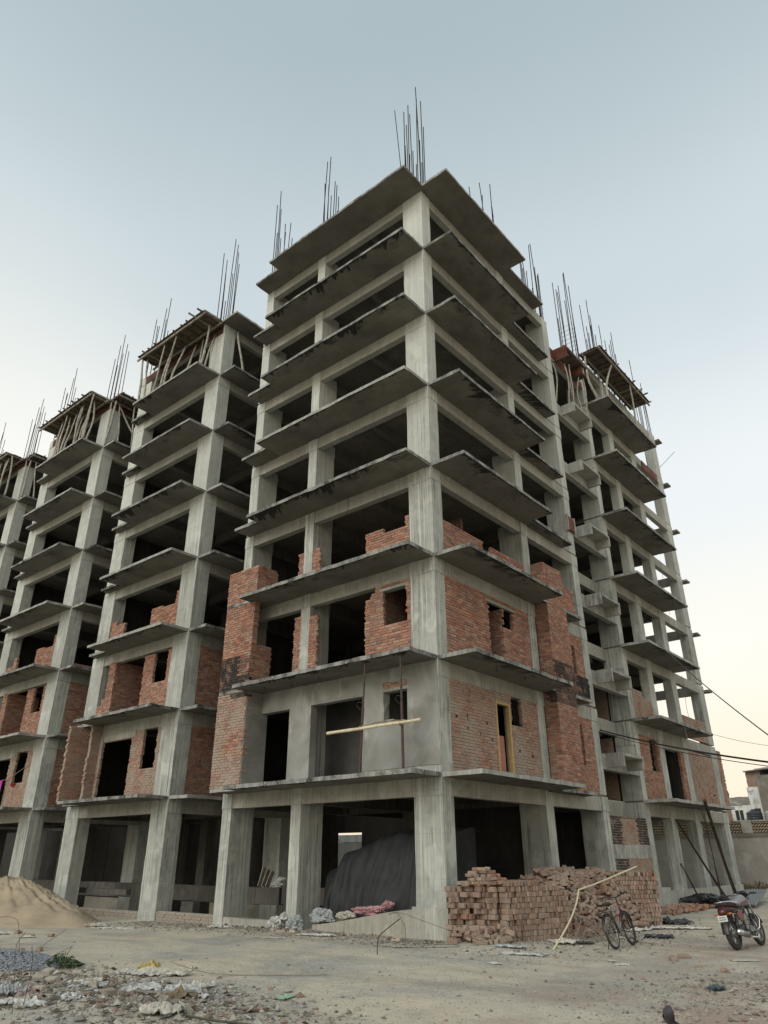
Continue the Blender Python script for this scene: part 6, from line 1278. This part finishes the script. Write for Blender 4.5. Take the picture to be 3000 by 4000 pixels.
# white house far behind
WHITE = stucco('house_white', (.70, .70, .67), (.58, .58, .55), (.24, .225, .20), .75)
H_ = thing('house', 'whitewashed peeling house with a bare brick roof room, behind the boundary wall at the right', 'house', (-10, 70, -.3))
mb = MB(); mb.rbox(-15.5, -9.72, 70, 79, -.5, 6.35, 1.2, .02); mb.rbox(-10.95, -9.74, 70.01, 78, 6.3, 8.02, 1, .02); mb.build('wall', WHITE, H_); mb = MB(); mb.rbox(-15.6, -10.96, 69.92, 70.25, 6.35, 7.12, .5, .05); mb.build('parapet', stucco('house_parapet', (.26, .245, .22), (.17, .16, .145), (.55, .54, .5), .6), H_)
brick_wall(H_, (0, 70.2, 0), X, NY, [(-10.85, -9.45, 8.0, 9.6)], seed=500, t=.3, bm=BRICKD, mould=None)
mb = MB(); mb.rbox(-10.8, -9.45, 70.5, 74, 8.0, 9.55, 1, .02); mb.build('roof_room', HB, H_)
mb = MB(); mb.rbox(-9.70, -1, 69.5, 79, -.5, 9.1, 1.2, .02); mb.build('wall', HB, H_)
t1 = MB(); t1.rbox(-12.60, -11.68, 69.96, 70.02, 4.80, 5.92, .4, .005); wf = t1.build('window', WHITEP, H_)
for a, b in ((-12.53, -12.17), (-12.09, -11.75)): mb = MB(); mb.box(a, b, 69.94, 69.955, 4.88, 5.84); mb.build('pane', BLACKP, wf)
mb = MB(); mb.box(-10.62, -10.0, 69.97, 70.02, 5.3, 5.95); mb.build('window', BLACKP, H_)
mb = MB(); M = Matrix.Translation((-7.5, 71, 9.75)) @ Matrix.Rotation(R(-4), 4, 'Y'); mb.box(-3.4, 7, -1.5, 5, 0, .08, M=M); mb.box(-2.3, 6.5, -1.3, 5, .12, .2, M=M @ Matrix.Rotation(R(-1), 4, 'Y')); mb.build('tin_roof', stucco('tin_roof', (.42, .40, .38), (.20, .16, .14), (.5, .5, .5), .4), H_)
mb = MB(); mb.rbox(-16, -2, 62, 69, -.5, 4.55, 2, .02); mb.build('low_block', stucco('low_block', (.34, .33, .30), (.28, .27, .25), (.4, .4, .37), .4), H_)
for x, lab in ((-9.7, 'black plastic water tank on the low roof in front of the white house'), (-8.0, 'pale water tank cut by the right edge, beside the black one')):
    t_ = thing('water_tank', lab, 'water tank', (x, 66, 4.55), group='water tanks on the low roof'); m_ = simple('tank_black', (.035, .038, .042), .45, .3, 4) if x < -9 else simple('tank_grey', (.30, .30, .29), .5, .2, 4)
    mb = MB(); T = Matrix.Translation((x, 66, 4.55)); mb.lathe([(0, 0), (.72, 0), (.74, .12), (.70, .16), (.74, .2), (.74, .34), (.70, .38), (.74, .42), (.74, .56), (.70, .6), (.74, .64), (.74, .78), (.66, .86), (.30, 1.02), (.26, 1.05)], 24, M=T); mb.build('tank_body', m_, t_, True); mb = MB(); mb.lathe([(.27, 1.04), (.27, 1.10), (.2, 1.13), (0, 1.14)], 16, M=T); mb.build('tank_lid', m_, t_, True)
bd_ = MB(); T = Vector((-13.0, 70.1, 7.12)); bd_.blob(T+Vector((0, 0, .34)), (.17, .2, .30), 3, .15, 6); bd_.blob(T+Vector((-.05, -.08, .70)), (.11, .12, .12), 5, .1, 5); bd_.add([T+Vector((-.1, -.18, .72)), T+Vector((0, -.18, .68)), T+Vector((-.1, -.34, .69))], [(0, 1, 2)]); bd_.tube([T+Vector((.0, .1, .2)), T+Vector((.05, .3, -.1))], [.07, .03], 5)
for sx in (-.06, .06): bd_.tube([T+Vector((sx, 0, .15)), T+Vector((sx, -.02, -.01))], .02, 4)
tag(bd_.build('bird', BLACKP, smooth=True), 'dark bird perched on the parapet of the white house', 'bird')
# far trees and roofs are hidden; cables
def cable(a, b, sag, r, label, name='cable'):
    mb = MB(); a = Vector(a); b = Vector(b); mb.tube([a.lerp(b, i/24)-Vector((0, 0, sag*4*(i/24)*(1-i/24))) for i in range(25)], r, 6); tag(mb.build(name, BLACKP), label, 'cable', 'overhead cables at the rear right tower')
def far(p, q, k): p = Vector(p); q = Vector(q); return p+(q-p)*k
cable((1.24, 14.3, 9.62), far((1.24, 14.3, 9.62), (7.03, 3.70, 4.26), 1.3), .2, .016, 'upper black cable, from the third slab of the rear right tower down to the right')
cable((.0, 10.1, 5.72), far((.0, 10.1, 5.72), (6.90, 3.67, 3.64), 1.3), .16, .024, 'thick lower black cable, from the stair recess down to the right')
cable((.05, 10.05, 5.62), far((.05, 10.05, 5.62), (6.95, 3.75, 3.56), 1.3), .19, .010, 'thin cable hanging just under the thick lower one')
cable((1.24, 19.4, 6.5), (9.5, 14.0, 5.0), .5, .008, 'hair thin sagging wire below the thick cable at the right edge')
for i, (x, y, z0, z1, lab) in enumerate(((1.26, 15.6, 6.5, 3.6, 'loose thin wire hanging in front of the first floor of the rear tower'), (.03, 20.3, 15.6, 12.6, 'loose wire hanging in the end bay, fourth floor'), (.03, 20.4, 9.5, 6.6, 'loose wire hanging in the end bay, second floor'))):
    mb = MB(); mb.tube([(x, y+.12*math.sin(k*.9), z0+(z1-z0)*k/10) for k in range(11)], .009, 4); tag(mb.build('hanging_wire', simple('pale_wire', (.22, .21, .19), .8, .2) if i == 0 else bpy.data.materials['pale_wire'], None), lab, 'wire')
# washing line at the third tower
mb = MB(); mb.tube([(-26.6, -.2, 4.85), (-25.1, -.15, 4.76), (-24.1, -.12, 4.95), (-22.95, -.05, 5.35)], .012, 5); tag(mb.build('clothes_line', simple('cord', (.30, .26, .2), .9, .2)), 'cord strung across the first-floor opening of the third tower', 'cord')
mb = MB(); vs = []
for i in range(15):
    for j in range(11): vs.append((-25.95+.95*i/14, -.17+.05*math.sin(i*1.3)*(.3+j/10), 4.80+.02*math.sin(i)-.95*j/10-.1*abs(i/14-.5)*j/10))
mb.add(vs, [(i*11+j, (i+1)*11+j, (i+1)*11+j+1, i*11+j+1) for i in range(14) for j in range(10)]); tag(mb.build('cloth', simple('magenta_cloth', (.42, .04, .30), .8, .25), smooth=True), 'magenta cloth hung on the cord at the left edge', 'cloth')
tag(bag('cloth', (-24.15, -.05, 4.55), (.2, .1, .10), simple('red_cloth', (.25, .03, .03), .8, .3), 'red cloth bundle on the window ledge of the third tower', 41, cat='cloth'))
# cables hooks under the lowest balcony
for i, (x, y) in enumerate(((-6.3, -.7), (-5.2, -.6), (-3.9, -.7))):
    mb = MB(); mb.tube([(x, y, S[2]), (x, y, S[2]-.10), (x+.05, y, S[2]-.13), (x+.09, y, S[2]-.09)], .010, 5); mb.build('hook', REBAR, A)
for i, (x, y) in enumerate(((.7, 1.9), (.75, 3.4))):
    mb = MB(); mb.tube([(x, y, S[2]), (x, y, S[2]-.10), (x+.05, y, S[2]-.13)], .010, 5); mb.build('hook', REBAR, A)
